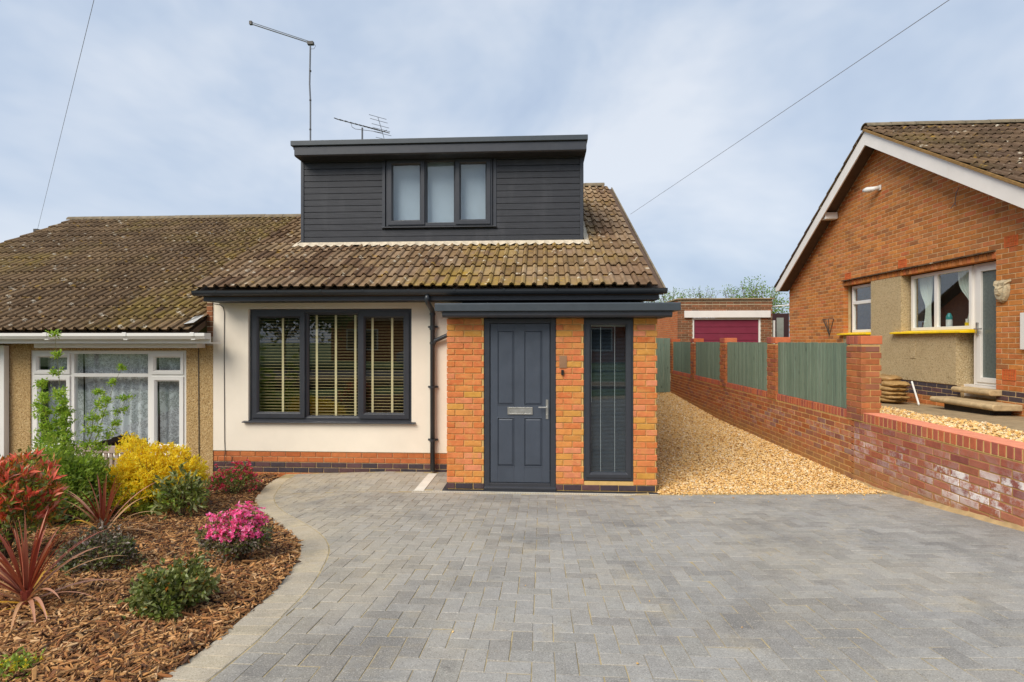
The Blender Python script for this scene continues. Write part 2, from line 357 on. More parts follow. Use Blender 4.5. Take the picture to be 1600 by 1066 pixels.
def lacemat():
    t = NT('white_lace'); P = t.pos((1, 1, 1)); v = t.n('ShaderNodeTexVoronoi', feature='DISTANCE_TO_EDGE', ins={'Scale': 24}); 
    w = t.noise(P, 9, 3, .6); 
    mp_ = t.n('ShaderNodeVectorMath', operation='ADD'); t.l(P, mp_.inputs[0]); nc = t.n('ShaderNodeTexNoise', ins={'Scale': 6}); t.l(P, nc.inputs['Vector']); sc = t.n('ShaderNodeVectorMath', operation='SCALE'); sc.inputs['Scale'].default_value = .25; t.l(nc.outputs['Color'], sc.inputs[0]); t.l(sc.outputs[0], mp_.inputs[1]); t.l(mp_.outputs[0], v.inputs['Vector'])
    a = t.math('MAXIMUM', t.rng(v.outputs['Distance'], .10, .05, .6, 1), t.rng(w, .54, .60, .55, 1))
    d = t.n('ShaderNodeBsdfDiffuse'); d.inputs[0].default_value = (.9, .91, .93, 1); tl = t.n('ShaderNodeBsdfTranslucent'); tl.inputs[0].default_value = (.6, .6, .62, 1)
    ad = t.n('ShaderNodeMixShader'); ad.inputs[0].default_value = .25; t.l(d.outputs[0], ad.inputs[1]); t.l(tl.outputs[0], ad.inputs[2])
    tr = t.n('ShaderNodeBsdfTransparent'); ms = t.n('ShaderNodeMixShader'); t.l(a, ms.inputs[0]); t.l(tr.outputs[0], ms.inputs[1]); t.l(ad.outputs[0], ms.inputs[2]); t.l(ms.outputs[0], t.out.inputs[0]); return t.m
m_lace = lacemat()
m_sheer = simple('sheer_curtain', H('d8e0d4'), .9, var=.05)

# ------------------------------------------------------------------ ground heights
def clamp(x, a=0., b=1.): return max(a, min(b, x))
def G(X, Y):
    z = .107*(6.5-Y) if Y < 6.5 else 0.
    if Y < 0: z = .107*6.5
    if X < -2.2: z -= .04*min(6, -2.2-X)
    z += .11*clamp((X-1)/2.9)
    if Y > 12 : z += .04*min(6, Y-12)
    return z
def ground_sheet(name, xs, ys, mat, dz=0., fn=G, mask=None, kind='structure'):
    V = []; F = []; nx = len(xs)
    for y in ys:
        for x in xs: V.append((x, y, fn(x, y)+dz))
    for j in range(len(ys)-1):
        for i in range(nx-1):
            F.append((j*nx+i, j*nx+i+1, (j+1)*nx+i+1, (j+1)*nx+i))
    me = mesh_np(name, V, F, mat); o = link(name, me); return props(o, kind=kind)
far = [-400, -120, -50, -25, -16]
ground_sheet('ground', far + list(np.arange(-12, 12.1, .5)) + [16, 25, 50, 120, 400], far + list(np.arange(-14, 20.1, .5)) + [25, 50, 120, 400], m_lawn, -.14)

# ------------------------------------------------------------------ brickwork
_bm = {}
def brick_mesh(L, Hh, D, mat, axis, sgn, ch=.004, v=0):
    """brick of length L along the wall, height Hh, depth D behind its face; axis: wall runs along 'x' or 'y'; sgn: side the face looks to"""
    key = (round(L, 3), round(Hh, 3), D, mat.name, axis, sgn, v)
    if key in _bm: return _bm[key]
    q = random.Random(v*31+5); a, b = L/2, Hh/2
    j = lambda k=.0018: q.uniform(-k, k)
    pts = [(-a, -b, D), (a, -b, D), (a, b, D), (-a, b, D), (-a+j(), -b+j(), ch), (a+j(), -b+j(), ch), (a+j(), b+j(), ch), (-a+j(), b+j(), ch),
           (-a+ch+abs(j(.003)), -b+ch, j(.0012)), (a-ch, -b+ch+abs(j(.002)), j(.0012)), (a-ch-abs(j(.003)), b-ch, j(.0012)), (-a+ch, b-ch, j(.0012))]
    F = [(8,9,10,11),(4,5,9,8),(5,6,10,9),(6,7,11,10),(7,4,8,11),(0,1,5,4),(1,2,6,5),(2,3,7,6),(3,0,4,7)]
    V = [((u, -sgn*d, z) if axis == 'x' else (-sgn*d, u, z)) for u, z, d in pts]
    # face towards sgn; for axis x sgn=-1 looks to -Y
    n = Vector(V[9])-Vector(V[8]); m_ = Vector(V[10])-Vector(V[9]); nn = n.cross(m_); want = (nn.y if axis == 'x' else nn.x)*sgn
    if want < 0: F = [tuple(reversed(f)) for f in F]
    me = mesh_np('brick', V, F, mat); _bm[key] = me; return me
def lay_bricks(u0, u1, z0, z1, holes=(), L=.225, C=.075, jt=.010, bond=.5, skip=None, u_start=None, soldier=False):
    """stretcher bond clipped to the range and the holes -> [(ua, ub, za, zb, row)]"""
    out = []; row = 0; z = z0; base = u0 if u_start is None else u_start
    while base > u0: base -= L
    while z + .02 < z1:
        za, zb = z, min(z+C-jt, z1)
        u = base - (L*bond if row % 2 else 0) - L
        while u < u1:
            spans = [(max(u, u0), min(u+L-jt, u1))]
            for (ha, hb, hza, hzb) in holes:
                if zb > hza+.004 and za < hzb-.004:
                    ns = []
                    for (a, b) in spans:
                        if b <= ha or a >= hb: ns.append((a, b))
                        else:
                            if a < ha: ns.append((a, ha))
                            if b > hb: ns.append((hb, b))
                    spans = ns
            for (a, b) in spans:
                if b-a > .03 and not (skip and skip((a+b)/2, (za+zb)/2)): out.append((a, b, za, zb, row))
            u += L
        z += C; row += 1
    return out
def put_bricks(lst, face, axis, sgn, mat, parent, name='brick', D=.1, limit=300, keyfn=None, stuff='brickwork', proud=.0012):
    """first 'limit' bricks (largest in view first) are objects, the rest one mesh"""
    if keyfn: lst = sorted(lst, key=keyfn)
    matf = mat if callable(mat) else (lambda b: mat)
    one, rest = lst[:limit], lst[limit:]
    base = wloc(parent)
    for b in one:
        Lb = round(round((b[1]-b[0])/.005)*.005, 3); me = brick_mesh(min(Lb, b[1]-b[0]) if False else Lb, b[3]-b[2], D, matf(b), axis, sgn, v=rnd.randrange(5))
        o = bpy.data.objects.new(name, me); COL.objects.link(o); o.parent = parent
        u, z = (b[0]+b[1])/2, (b[2]+b[3])/2; f = face - sgn*rnd.uniform(0, proud)
        o.location = Vector((u, f, z) if axis == 'x' else (f, u, z)) - base
    by = {}
    for b in rest: by.setdefault(matf(b), []).append(b)
    for mt, bl in by.items():
        n = len(bl); V = np.zeros((n, 12, 3)); ch = .004
        a = np.array([x[0] for x in bl]); b2 = np.array([x[1] for x in bl]); z0 = np.array([x[2] for x in bl]); z1 = np.array([x[3] for x in bl])
        jt = npr.uniform(0, proud, n)
        for k, (uu, zz, d) in enumerate([(a,z0,D),(b2,z0,D),(b2,z1,D),(a,z1,D),(a,z0,ch),(b2,z0,ch),(b2,z1,ch),(a,z1,ch),(a+ch,z0+ch,0),(b2-ch,z0+ch,0),(b2-ch,z1-ch,0),(a+ch,z1-ch,0)]):
            off = face - sgn*(d+jt)
            V[:, k, 0], V[:, k, 1] = (uu, off) if axis == 'x' else (off, uu); V[:, k, 2] = zz
        V -= np.array(base)
        F0 = [(8,9,10,11),(4,5,9,8),(5,6,10,9),(6,7,11,10),(7,4,8,11),(0,1,5,4),(1,2,6,5),(2,3,7,6),(3,0,4,7)]
        nn = (Vector(V[0, 9])-Vector(V[0, 8])).cross(Vector(V[0, 10])-Vector(V[0, 9])); w = (nn.y if axis == 'x' else nn.x)*sgn
        if w < 0: F0 = [tuple(reversed(f)) for f in F0]
        F = (np.array(F0)[None] + (np.arange(n)*12)[:, None, None]).reshape(-1, 4)
        o = link(stuff, mesh_np(stuff, V.reshape(-1, 3), F, mt), parent); props(o, kind='stuff')
def slab_holes(mb, axis, face, sgn, thick, u0, u1, z0, z1, holes=(), top=None):
    """wall slab with its outer face at 'face' and real openings"""
    us = sorted({u0, u1} | {h[i] for h in holes for i in (0, 1) if u0 < h[i] < u1}); zs = sorted({z0, z1} | {h[i] for h in holes for i in (2, 3) if z0 < h[i] < z1})
    inner = face - sgn*thick; lo, hi = min(face, inner), max(face, inner)
    for i in range(len(us)-1):
        for j in range(len(zs)-1):
            cu, cz = (us[i]+us[i+1])/2, (zs[j]+zs[j+1])/2
            if any(h[0] < cu < h[1] and h[2] < cz < h[3] for h in holes): continue
            if axis == 'x': mb.box(us[i], us[i+1], lo, hi, zs[j], zs[j+1])
            else: mb.box(lo, hi, us[i], us[i+1], zs[j], zs[j+1])
    return mb

# ------------------------------------------------------------------ roof tiles
_tm = {}
def tile_mesh(mat, slope, gauge, w=.30, v=0):
    key = (mat.name, round(slope, 4), round(gauge, 4), v)
    if key in _tm: return _tm[key]
    q = random.Random(v+3)
    prof = [(0, .0), (.010, .026), (.036, .042), (.062, .026), (.072, .0), (.150, .0), (.160, .026), (.186, .042), (.212, .026), (.222, .0), (.298, .0)]
    th = .020; up = .026; Lg = gauge+.05
    j = q.uniform(-.003, .003); dirv = Vector((0, math.cos(slope), math.sin(slope))); nv = Vector((0, -math.sin(slope), math.cos(slope)))
    V = []
    for (x, h) in prof: V.append(Vector((x, 0, 0)) + nv*(h+up+th+j*(x/.3)))     # lower edge, top
    for (x, h) in prof: V.append(Vector((x, 0, 0)) + dirv*Lg + nv*(h+th))        # upper edge
    for (x, h) in prof: V.append(Vector((x, 0, 0)) + nv*(h*.8+up+j*(x/.3)-.012) + dirv*.03)  # lower edge, underside
    n = len(prof); F = []
    for i in range(n-1):
        F.append((i, i+1, n+i+1, n+i)); F.append((2*n+i, 2*n+i+1, i+1, i))
    me = mesh_np('roof_tile', V, F, mat); _tm[key] = me; return me
def lay_tiles(x0, x1, eave_y, eave_z, ridge_y, ridge_z, mat, parent, gauge=.372, limit=300, hide=None, axisdir=1, key=None):
    """tiles on a slope rising from (eave_y, eave_z) to (ridge_y, ridge_z)"""
    run = abs(ridge_y-eave_y); sl = math.atan2(ridge_z-eave_z, run); Ls = math.hypot(run, ridge_z-eave_z); n = int(round(Ls/gauge)); g = Ls/n
    cols = int(round((x1-x0)/.30)); lst = []
    for r_ in range(n):
        for c in range(cols):
            x = x0 + c*.30; y = eave_y + r_*g*math.cos(sl); z = eave_z + r_*g*math.sin(sl)
            if hide and hide(x+.15, y + g*.5*math.cos(sl)): continue
            lst.append((x, y, z, r_, c))
    if key: lst.sort(key=key)
    base = wloc(parent); rest_V = []; rest_F = []
    for i, (x, y, z, r_, c) in enumerate(lst):
        me = tile_mesh(mat, sl, g, v=rnd.randrange(4)); p = Vector((x+rnd.uniform(-.002, .002), y+rnd.uniform(-.006, .006), z+rnd.uniform(0, .003)))-base
        if i < limit:
            o = bpy.data.objects.new('roof_tile', me); COL.objects.link(o); o.parent = parent; o.location = p; o.rotation_euler = (rnd.uniform(-.006, .006), rnd.uniform(-.006, .006), rnd.uniform(-.006, .006))
        else:
            b = len(rest_V); rest_V += [tuple(v.co+p) for v in me.vertices]; rest_F += [tuple(b+k for k in f.vertices) for f in me.polygons]
    if rest_V: props(link('tiling', mesh_np('tiling', rest_V, rest_F, mat), parent), kind='stuff')
    return sl
def ridge_tiles(x0, x1, y, z, parent, mat, step=.45, r=.12):
    base = wloc(parent); mb = MB(); seg = 8; n = int((x1-x0)/step)+1
    V = []; F = []
    for k in range(2):
        xx = (0, step-.008)[k]
        for rr in (r, r-.018):
            for i in range(seg+1):
                a = math.pi*i/seg; V.append((xx, -math.cos(a)*rr, math.sin(a)*rr*.8))
    m_ = seg+1
    for i in range(seg): F.append((i, i+1, 2*m_+i+1, 2*m_+i)); F.append((m_+i, i, i+1, m_+i+1)); F.append((2*m_+i, 3*m_+i, 3*m_+i+1, 2*m_+i+1))
    me = mesh_np('ridge_tile', V, F, mat)
    for k in range(n):
        o = link('ridge_tile', me, parent, (x0+k*step, y, z+rnd.uniform(-.004, .004)))

def frame(mb, x0, x1, z0, z1, y0, y1, w, wt=None, wb=None):
    wt = wt or w; wb = wb or w
    mb.box(x0, x0+w, y0, y1, z0, z1); mb.box(x1-w, x1, y0, y1, z0, z1)
    mb.box(x0+w, x1-w, y0, y1, z1-wt, z1); mb.box(x0+w, x1-w, y0, y1, z0, z0+wb); return mb
def frameY(mb, y0, y1, z0, z1, x0, x1, w):
    mb.box(x0, x1, y0, y0+w, z0, z1); mb.box(x0, x1, y1-w, y1, z0, z1)
    mb.box(x0, x1, y0+w, y1-w, z1-w, z1); mb.box(x0, x1, y0+w, y1-w, z0, z0+w); return mb
def casement(parent, x0, x1, z0, z1, yf, w, mat, glass=m_glass, chamfer=.022, name='casement'):
    """mitred sash with a sloped inner bead, seen from -Y"""
    mb = MB(); o = [(x0, z0), (x1, z0), (x1, z1), (x0, z1)]; i1 = [(x0+w-chamfer, z0+w-chamfer), (x1-w+chamfer, z0+w-chamfer), (x1-w+chamfer, z1-w+chamfer), (x0+w-chamfer, z1-w+chamfer)]; i2 = [(x0+w, z0+w), (x1-w, z0+w), (x1-w, z1-w), (x0+w, z1-w)]
    V = [(p[0], yf+.05, p[1]) for p in o] + [(p[0], yf, p[1]) for p in o] + [(p[0], yf, p[1]) for p in i1] + [(p[0], yf+.024, p[1]) for p in i2] + [(p[0], yf+.05, p[1]) for p in i2]
    F = []
    for a in range(4):
        for k in range(4): b = (k+1) % 4; F.append((a*4+k, a*4+b, (a+1)*4+b, (a+1)*4+k))
    mb.add(V, F); s_ = mb.build(name, mat, parent, bevel=.002)
    MB().box(x0+w-.004, x1-w+.004, yf+.034, yf+.038, z0+w-.004, z1-w+.004).build('pane', glass, parent)
    return s_
def gutter(parent, x0, x1, y, z, mat, name='gutter', r=.06, clips=(), square=False):
    pts = []
    if not square:
        for i in range(9): a = math.pi + math.pi*i/8; pts.append((y+math.cos(a)*r, z+math.sin(a)*r*1.1))
        pts += [(y+r, z+.006), (y+r-.006, z+.006), (y+r-.006, z)]
        for i in range(9): a = 2*math.pi - math.pi*i/8; pts.append((y+math.cos(a)*(r-.006), z+math.sin(a)*(r*1.1-.006)))
        pts += [(y-r+.006, z+.006), (y-r-.004, z+.006)]
    else: pts = [(y-r, z+.01), (y-r, z-.03), (y-r+.03, z-.075), (y+r, z-.075), (y+r, z+.01), (y+r-.006, z+.01), (y+r-.006, z-.069), (y-r+.033, z-.069), (y-r+.006, z-.028), (y-r+.006, z+.01)]
    o = MB().prism(pts, x0, x1).build(name, mat, parent, bevel=0)
    for xe in (x0, x1-.004):
        q = [(p[0], p[1]) for p in pts[:9]] if not square else pts[:5]
        MB().prism(q, xe-.002, xe+.006).build('gutter_end', mat, parent)
    for cx in clips:
        if square: MB().box(cx-.03, cx+.03, y-r-.007, y-r+.004, z-.035, z+.018).box(cx-.03, cx+.03, y-r+.02, y+r, z-.085, z-.076).build('gutter_clip', mat, parent, bevel=.003)
        else:
            mb = MB(); pp = [(y+math.cos(math.pi+math.pi*i/8)*(r+.006), z+.01+math.sin(math.pi+math.pi*i/8)*(r*1.1+.006)) for i in range(9)]
            mb.prism(pp, cx-.012, cx+.012).build('gutter_clip', mat, parent)
    return o

# ================================================================== THE HOUSE
house = thing('house', (-1.7, 7.49, 0), 'dark-dormered chalet bungalow with cream rendered front, mossy tiles and orange brick porch', 'house')
WX0, WX1, WY = -4.783, 1.42, 7.49
win = (-4.255, -1.855, .70, 2.33)
mb = MB(); slab_holes(mb, 'x', WY, -1, .12, WX0, WX1, .272, 2.5, [win, (-1.15, 1.38, .0, 2.15)]); mb.build('rendered_wall', m_render, house)
pe = MB().box(WX0-.085, WX0-.001, WY-.012, WY+.3, 1.8, 2.5).build('party_wall_end', m_mort_g, house)
put_bricks(lay_bricks(WX0-.085, WX0-.001, 1.93, 2.42), WY-.018, 'x', -1, m_garbrick, pe, D=.02)
MB().box(WX1-.2, WX1, WY+.125, 17.5, -.2, 2.45).build('side_wall', m_redbrick, house)
MB().box(WX0, WX1, WY+.018, WY+.118, -.3, .268).build('plinth_mortar', m_mort_w, house)
pl = MB()
plinth = props(MB().box(WX0+.01, WX1-.01, WY+.03, WY+.1, -.29, -.22).build('plinth', m_mort_w, house))
lst = lay_bricks(WX0, -1.19, -.185, .270, u_start=WX0+.07)
def plinth_mat(b): return m_bluebrick if b[4] in (2, 3) else m_redbrick
put_bricks(lst, WY+.008, 'x', -1, plinth_mat, plinth, limit=300)
# room behind the big window
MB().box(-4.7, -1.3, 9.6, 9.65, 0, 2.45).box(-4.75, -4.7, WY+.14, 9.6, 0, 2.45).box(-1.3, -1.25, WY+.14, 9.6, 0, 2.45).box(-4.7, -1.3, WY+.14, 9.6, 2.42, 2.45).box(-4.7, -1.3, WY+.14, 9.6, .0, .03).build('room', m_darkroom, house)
# main window
w1 = MB(); fy = WY+.045
x0, x1, z0, z1 = win; z0 = .735
frame(w1, x0+.004, x1-.004, z0-.03, z1-.004, fy, fy+.07, .05)
w1.box(-3.468, -3.424, fy+.002, fy+.068, z0, z1-.05); w1.box(-2.630, -2.586, fy+.002, fy+.068, z0, z1-.05)
window = w1.build('window', m_anth, house, bevel=.003, label='wide three-light dark grey window of the rendered wall')
casement(window, x0+.045, -3.43, z0+.012, z1-.045, fy-.02, .085, m_anth)
casement(window, -2.625, x1-.045, z0+.012, z1-.045, fy-.02, .085, m_anth)
casement(window, -3.425, -2.629, z0+.008, z1-.05, fy+.012, .036, m_anth, name='fixed_light')
MB().prism([(WY-.055, .685), (WY-.055, .70), (WY+.05, .715), (WY+.05, .69)], -4.325, -1.795).build('window_sill', m_anth, house, bevel=.003)
# blinds, hung inside
def blind(x0, x1, z0, z1, y, tapes, label):
    t = thing('venetian_blind', ((x0+x1)/2, y, z0), label, 'blind', 'wooden blinds inside the big window')
    n = int((z1-z0)/.0435); tl = R(2); sw = .024; me = None
    V = [(x0-(x0+x1)/2, -sw*math.cos(tl), -sw*math.sin(tl)), (x1-(x0+x1)/2, -sw*math.cos(tl), -sw*math.sin(tl)), (x1-(x0+x1)/2, sw*math.cos(tl), sw*math.sin(tl)), (x0-(x0+x1)/2, sw*math.cos(tl), sw*math.sin(tl))]
    V += [(a, b, c+.003) for a, b, c in V]; me = mesh_np('slat', V, [(0,3,2,1),(4,5,6,7),(0,1,5,4),(1,2,6,5),(2,3,7,6),(3,0,4,7)], m_blind)
    for i in range(n): link('slat', me, t, ((x0+x1)/2, y, z0+.03+i*.0435))
    for tx in tapes: MB().box(tx-.016, tx+.016, y-.028, y-.026, z0, z1).build('tape', m_tape, t)
    MB().box(x0, x1, y-.02, y+.02, z1-.01, z1+.04).build('head_rail', m_blind, t)
by = WY+.15
blind(-4.20, -3.46, .79, 2.22, by, [-3.80, -4.165], 'wooden venetian blind behind the left light of the wide window')
blind(-3.44, -2.62, .76, 2.26, by, [-3.29, -3.005, -2.715], 'wooden venetian blind behind the middle light of the wide window')
blind(-2.60, -1.90, .79, 2.22, by, [-2.46, -2.17], 'wooden venetian blind behind the right light of the wide window')
# roof
roof = MB().box(WX0+.05, WX1+.15, 7.6, 7.66, 2.50, 2.55).build('roof', m_soffit, house)
EY, EZ_, RY, RZ = 7.04, 2.565, 12.4, 5.42
und = MB(); sl_ = (RZ-EZ_)/(RY-EY)
und.prism([(EY+.06, EZ_-.0), (RY, RZ-.035), (RY, RZ-.12), (EY+.06, EZ_-.09)], -4.74, 1.60).build('roof_underlay', m_soffit, roof)
lay_tiles(-4.785, 1.63+.0, EY, EZ_, RY, RZ, m_tile, roof, hide=lambda x, y: (-3.98 < x < .60) and y > 8.95, key=lambda t: t[1])
MB().prism([(RY+.1, RZ-.02), (RY+.1, RZ-.12), (RY+5.2, 2.5), (RY+5.2, 2.6)], -4.74, 1.60).build('rear_slope', m_tile3, roof)
ridge_tiles(.55, 1.3, RY, RZ+.01, roof, m_ridge)
MB().prism([(EY+.02, EZ_-.005), (RY, RZ-.0), (RY, RZ-.07), (EY+.02, EZ_-.075)], 1.605, 1.628).build('verge', m_ridge, roof)
MB().prism([(EY+.02, EZ_-.005), (RY, RZ-.0), (RY, RZ-.07), (EY+.02, EZ_-.075)], -4.785, -4.765).build('verge', m_ridge, roof)
# gable closing
MB().prism([(7.62, 2.46), (12.4, 5.3), (17.4, 2.46)], WX1-.16, WX1-.02).build('gable_wall', m_redbrick, house)
# eaves
MB().box(-4.693, 1.552, 7.13, 7.155, 2.415, 2.56).build('fascia', m_anth, house, bevel=.003)
MB().box(-4.693, 1.552, 7.156, WY-.002, 2.415, 2.43).build('soffit', m_black, house)
gutter(house, -4.785, 1.635, 7.065, 2.55, m_gutter, clips=[-4.45, -3.6, -2.98, -2.4, -1.78, -1.16, -.5, .2, .85, 1.45])
# black board painting in the dark gap between eaves and porch roof
MB().box(-1.12, 1.38, WY-.03, WY-.004, 2.28, 2.414).build('dark_gap_board', m_black, house)
# downpipe
dp = MB(); dp.tube([(-1.54, 7.075, 2.49), (-1.54, 7.075, 2.42), (-1.54, 7.13, 2.38), (-1.54, 7.40, 2.30), (-1.54, 7.43, 2.25), (-1.54, 7.43, .03)], .034, 12)
pipe = dp.build('downpipe', m_gutter, house, smooth=True)
for z in (2.23, 2.02, 1.82): MB().tube([(-1.54, 7.43, z), (-1.54, 7.43, z+.03)], .041, 12).build('pipe_collar', m_gutter, pipe)
for z in (2.05, 1.20, .45): MB().tube([(-1.54, 7.43, z), (-1.54, 7.43, z+.03)], .042, 12).box(-1.61, -1.47, 7.455, 7.49, z+.003, z+.027).build('pipe_bracket', m_gutter, pipe)
MB().tube([(-1.54, 7.43, 1.80), (-1.50, 7.425, 1.87), (-1.20, 7.40, 2.0), (-1.0, 7.40, 2.06)], .030, 10).build('branch_pipe', m_gutter, house, smooth=True)
# cable stapled to the render
MB().tube([(-4.775, 7.485, 2.41), (-4.69, 7.483, 2.40), (-4.63, 7.483, 2.36), (-4.61, 7.483, 2.28), (-4.612, 7.483, 1.4), (-4.606, 7.483, .4), (-4.60, 7.483, .25), (-4.61, 7.48, .12), (-4.56, 7.475, .08), (-4.50, 7.475, .10), (-4.49, 7.475, .17), (-4.515, 7.478, .20)], .0048, 6).build('wall_cable', m_cable, house)
# ---------------- dormer
DX0, DX1, DY, DZ0, DZ1 = -4.0, .667, 8.64, 3.36, 4.93
dwin = (-2.56, -.805, 3.735, 4.88)
mb = MB(); slab_holes(mb, 'x', DY+.02, -1, .1, DX0+.01, DX1-.01, DZ0, DZ1, [dwin])
mb.box(DX0+.01, DX0+.1, DY+.12, 11.4, 3.5, DZ1); mb.box(DX1-.1, DX1-.01, DY+.12, 11.4, 3.5, DZ1)
dormer = mb.build('dormer', m_black, house)
def boards(x0, x1, z0, z1, n):
    p = (z1-z0)/n
    for i in range(n):
        a = z0+i*p; MB().prism([(DY+.02, a), (DY+.006, a), (DY-.002, a+.002), (DY-.004, a+p-.011), (DY+.010, a+p-.001), (DY+.02, a+p-.001)], x0, x1).build('cladding_board', m_clad, dormer)
zb = 3.70; nb = 12
boards(DX0+.05, DX1-.05, DZ0+.02, zb, 3); boards(DX0+.05, dwin[0]-.07, zb, DZ1, nb); boards(dwin[1]+.07, DX1-.05, zb, DZ1, nb)
MB().box(DX0-.002, DX0+.048, DY-.014, DY+.05, DZ0, DZ1).build('corner_trim', m_anth, dormer, bevel=.003)
MB().box(DX1-.048, DX1+.002, DY-.014, DY+.05, DZ0, DZ1).build('corner_trim', m_anth, dormer, bevel=.003)
for xa in (dwin[0]-.068, dwin[1]+.018): MB().box(xa, xa+.05, DY-.012, DY+.03, zb+.01, DZ1-.01).build('window_trim', m_anth, dormer, bevel=.003)
for sx, s2 in ((DX0, -1), (DX1, 1)):
    n = 14
    for i in range(n):
        a = 3.5+i*.1; yb = EY + (a+.1-EZ_)/sl_ + .1
        if yb > DY+.1: MB().box(min(sx, sx+s2*.012), max(sx, sx+s2*.012), DY+.052, min(yb, 11.6), a, a+.096).build('side_board', m_clad, dormer)
# dormer window
dw = MB(); fy2 = DY-.006
frame(dw, dwin[0], dwin[1], dwin[2]+.02, dwin[3], fy2, fy2+.07, .055); dw.box(-1.965, -1.911, fy2+.002, fy2+.068, dwin[2]+.05, dwin[3]-.05); dw.box(-1.413, -1.359, fy2+.002, fy2+.068, dwin[2]+.05, dwin[3]-.05)
dww = dw.build('dormer_window', m_anth, house, bevel=.003, label='three-light dark grey window in the dormer')
casement(dww, dwin[0]+.03, -1.92, dwin[2]+.04, dwin[3]-.035, fy2-.02, .082, m_anth)
casement(dww, -1.404, dwin[1]-.03, dwin[2]+.04, dwin[3]-.035, fy2-.02, .082, m_anth)
casement(dww, -1.915, -1.409, dwin[2]+.05, dwin[3]-.03, fy2+.01, .034, m_anth, name='fixed_light')
MB().prism([(DY-.05, dwin[2]-.012), (DY-.05, dwin[2]+.004), (DY+.03, dwin[2]+.02), (DY+.03, dwin[2]-.012)], dwin[0]-.07, dwin[1]+.07).build('dormer_sill', m_anth, house, bevel=.003)
rb = MB().box(-2.52, -.84, DY+.14, DY+.145, 3.74, 4.87).build('sky_sheen_blind', simple('sky_tinted_blind', H('a3afbb'), .8, var=.03), None)  # blue-grey tone paints the sky's reflection in the panes
props(rb, 'pale roller blind tinted as reflected sky, drawn behind the upstairs dormer window', 'blind')
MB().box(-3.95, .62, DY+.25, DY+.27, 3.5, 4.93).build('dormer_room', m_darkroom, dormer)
# dormer flat roof
dr = MB().box(-4.0, .69, 8.36, 11.9, 4.955, 5.03).build('dormer_roof', m_black, house)
MB().box(-4.034, .719, 8.325, 8.40, 5.005, 5.085).box(-4.034, -3.98, 8.402, 11.85, 5.005, 5.085).box(.665, .719, 8.402, 11.85, 5.005, 5.085).build('roof_edge_trim', m_trim, dr, bevel=.006)
MB().prism([(8.355, 4.99), (8.355, 4.862), (8.375, 4.845), (8.40, 4.845), (8.40, 4.99)], -3.985, .70).build('fascia', m_anth, dr, bevel=.003)
MB().box(-3.985, -3.96, 8.402, 11.8, 4.845, 4.99).box(.675, .70, 8.402, 11.8, 4.845, 4.99).box(-3.958, .673, 8.402, 8.66, 4.85, 4.865).box(DX1+.015, .673, 8.66, 11.6, 4.85, 4.865).box(-3.958+.001, -3.958+.002, 8.66, 11.6, 4.85, 4.865).build('soffit', m_black, dr)
# flashing
fl = MB(); zf = EZ_ + (8.60-EY)*sl_
N = 62; V = []; F = []
for i in range(N+1):
    x = DX0-.07 + (DX1-DX0+.14)*i/N; w = .012*math.sin(i*2.03) + rnd.uniform(-.008, .008); ph = ((x+4.785) % .15)/.15; roll = .03 if ph < .5 else .0
    V += [(x, DY-.016, zf+.105), (x, DY-.06-w*.5, zf+.07+roll*.6), (x, DY-.125-w, zf+.012+roll)]
for i in range(N): F += [(3*i, 3*i+3, 3*i+4, 3*i+1), (3*i+1, 3*i+4, 3*i+5, 3*i+2)]
fo = MB().add(V, F).build('flashing', m_flash, roof)
for sx, s2 in ((DX1, 1), (DX0, -1)):
    V = []; F = []
    for i in range(20):
        y = DY-.1 + i*.14; z = EZ_ + (y-EY)*sl_ + .03; w = .13+rnd.uniform(-.015, .015)
        V += [(sx+s2*.014, y, z+.08), (sx+s2*.03, y, z+.035), (sx+s2*w, y, z+.022)]
        if i: k = 3*i; F += [(k-3, k, k+1, k-2), (k-2, k+1, k+2, k-1)]
    MB().add(V, F).build('flashing', m_flash, roof)

# ---------------- porch
PX0, PX1, PY, PZ1 = -1.188, 1.414, 6.60, 2.15
hd = (-.721, .179, -.05, 2.2); hs = (.518, 1.127, .135, 2.2)
mb = MB(); ex = .004
slab_holes(mb, 'x', PY+.012, -1, .09, PX0+.012, PX1-.012, -.02, PZ1, [(hd[0]-ex, hd[1]+ex, hd[2], hd[3]), (hs[0]-ex, hs[1]+ex, hs[2]-ex, hs[3])])
mb.box(PX0+.012, PX0+.1, PY+.103, 7.485, -.02, PZ1); mb.box(PX1-.1, PX1-.012, PY+.103, 7.485, -.02, PZ1)
porch = mb.build('porch_wall', m_mort_y, house)
def pmat(b): return m_bluebrick if b[4] == 0 or (b[4] == 1 and .49 < b[0] and b[2] < .14 and b[1] < 1.17 and b[0] > .5) else m_porchbrick
L_ = lay_bricks(PX0, PX1, .018, PZ1, [hd, (hs[0], hs[1], hs[2], hs[3])], C=.0762, jt=.0105, u_start=PX0+.11)
put_bricks(L_, PY, 'x', -1, pmat, porch)
put_bricks(lay_bricks(PY+.105, 7.48, .018, PZ1, C=.0762), PX0, 'y', -1, pmat, porch, limit=0)
put_bricks(lay_bricks(PY+.105, 7.48, .018, PZ1, C=.0762), PX1, 'y', 1, pmat, porch, limit=0)
MB().box(PX0+.1, PX1-.1, 7.30, 7.33, .1, 2.2).box(PX0+.1, PX1-.1, 6.75, 7.3, .05, .08).build('porch_room', m_darkroom, house)
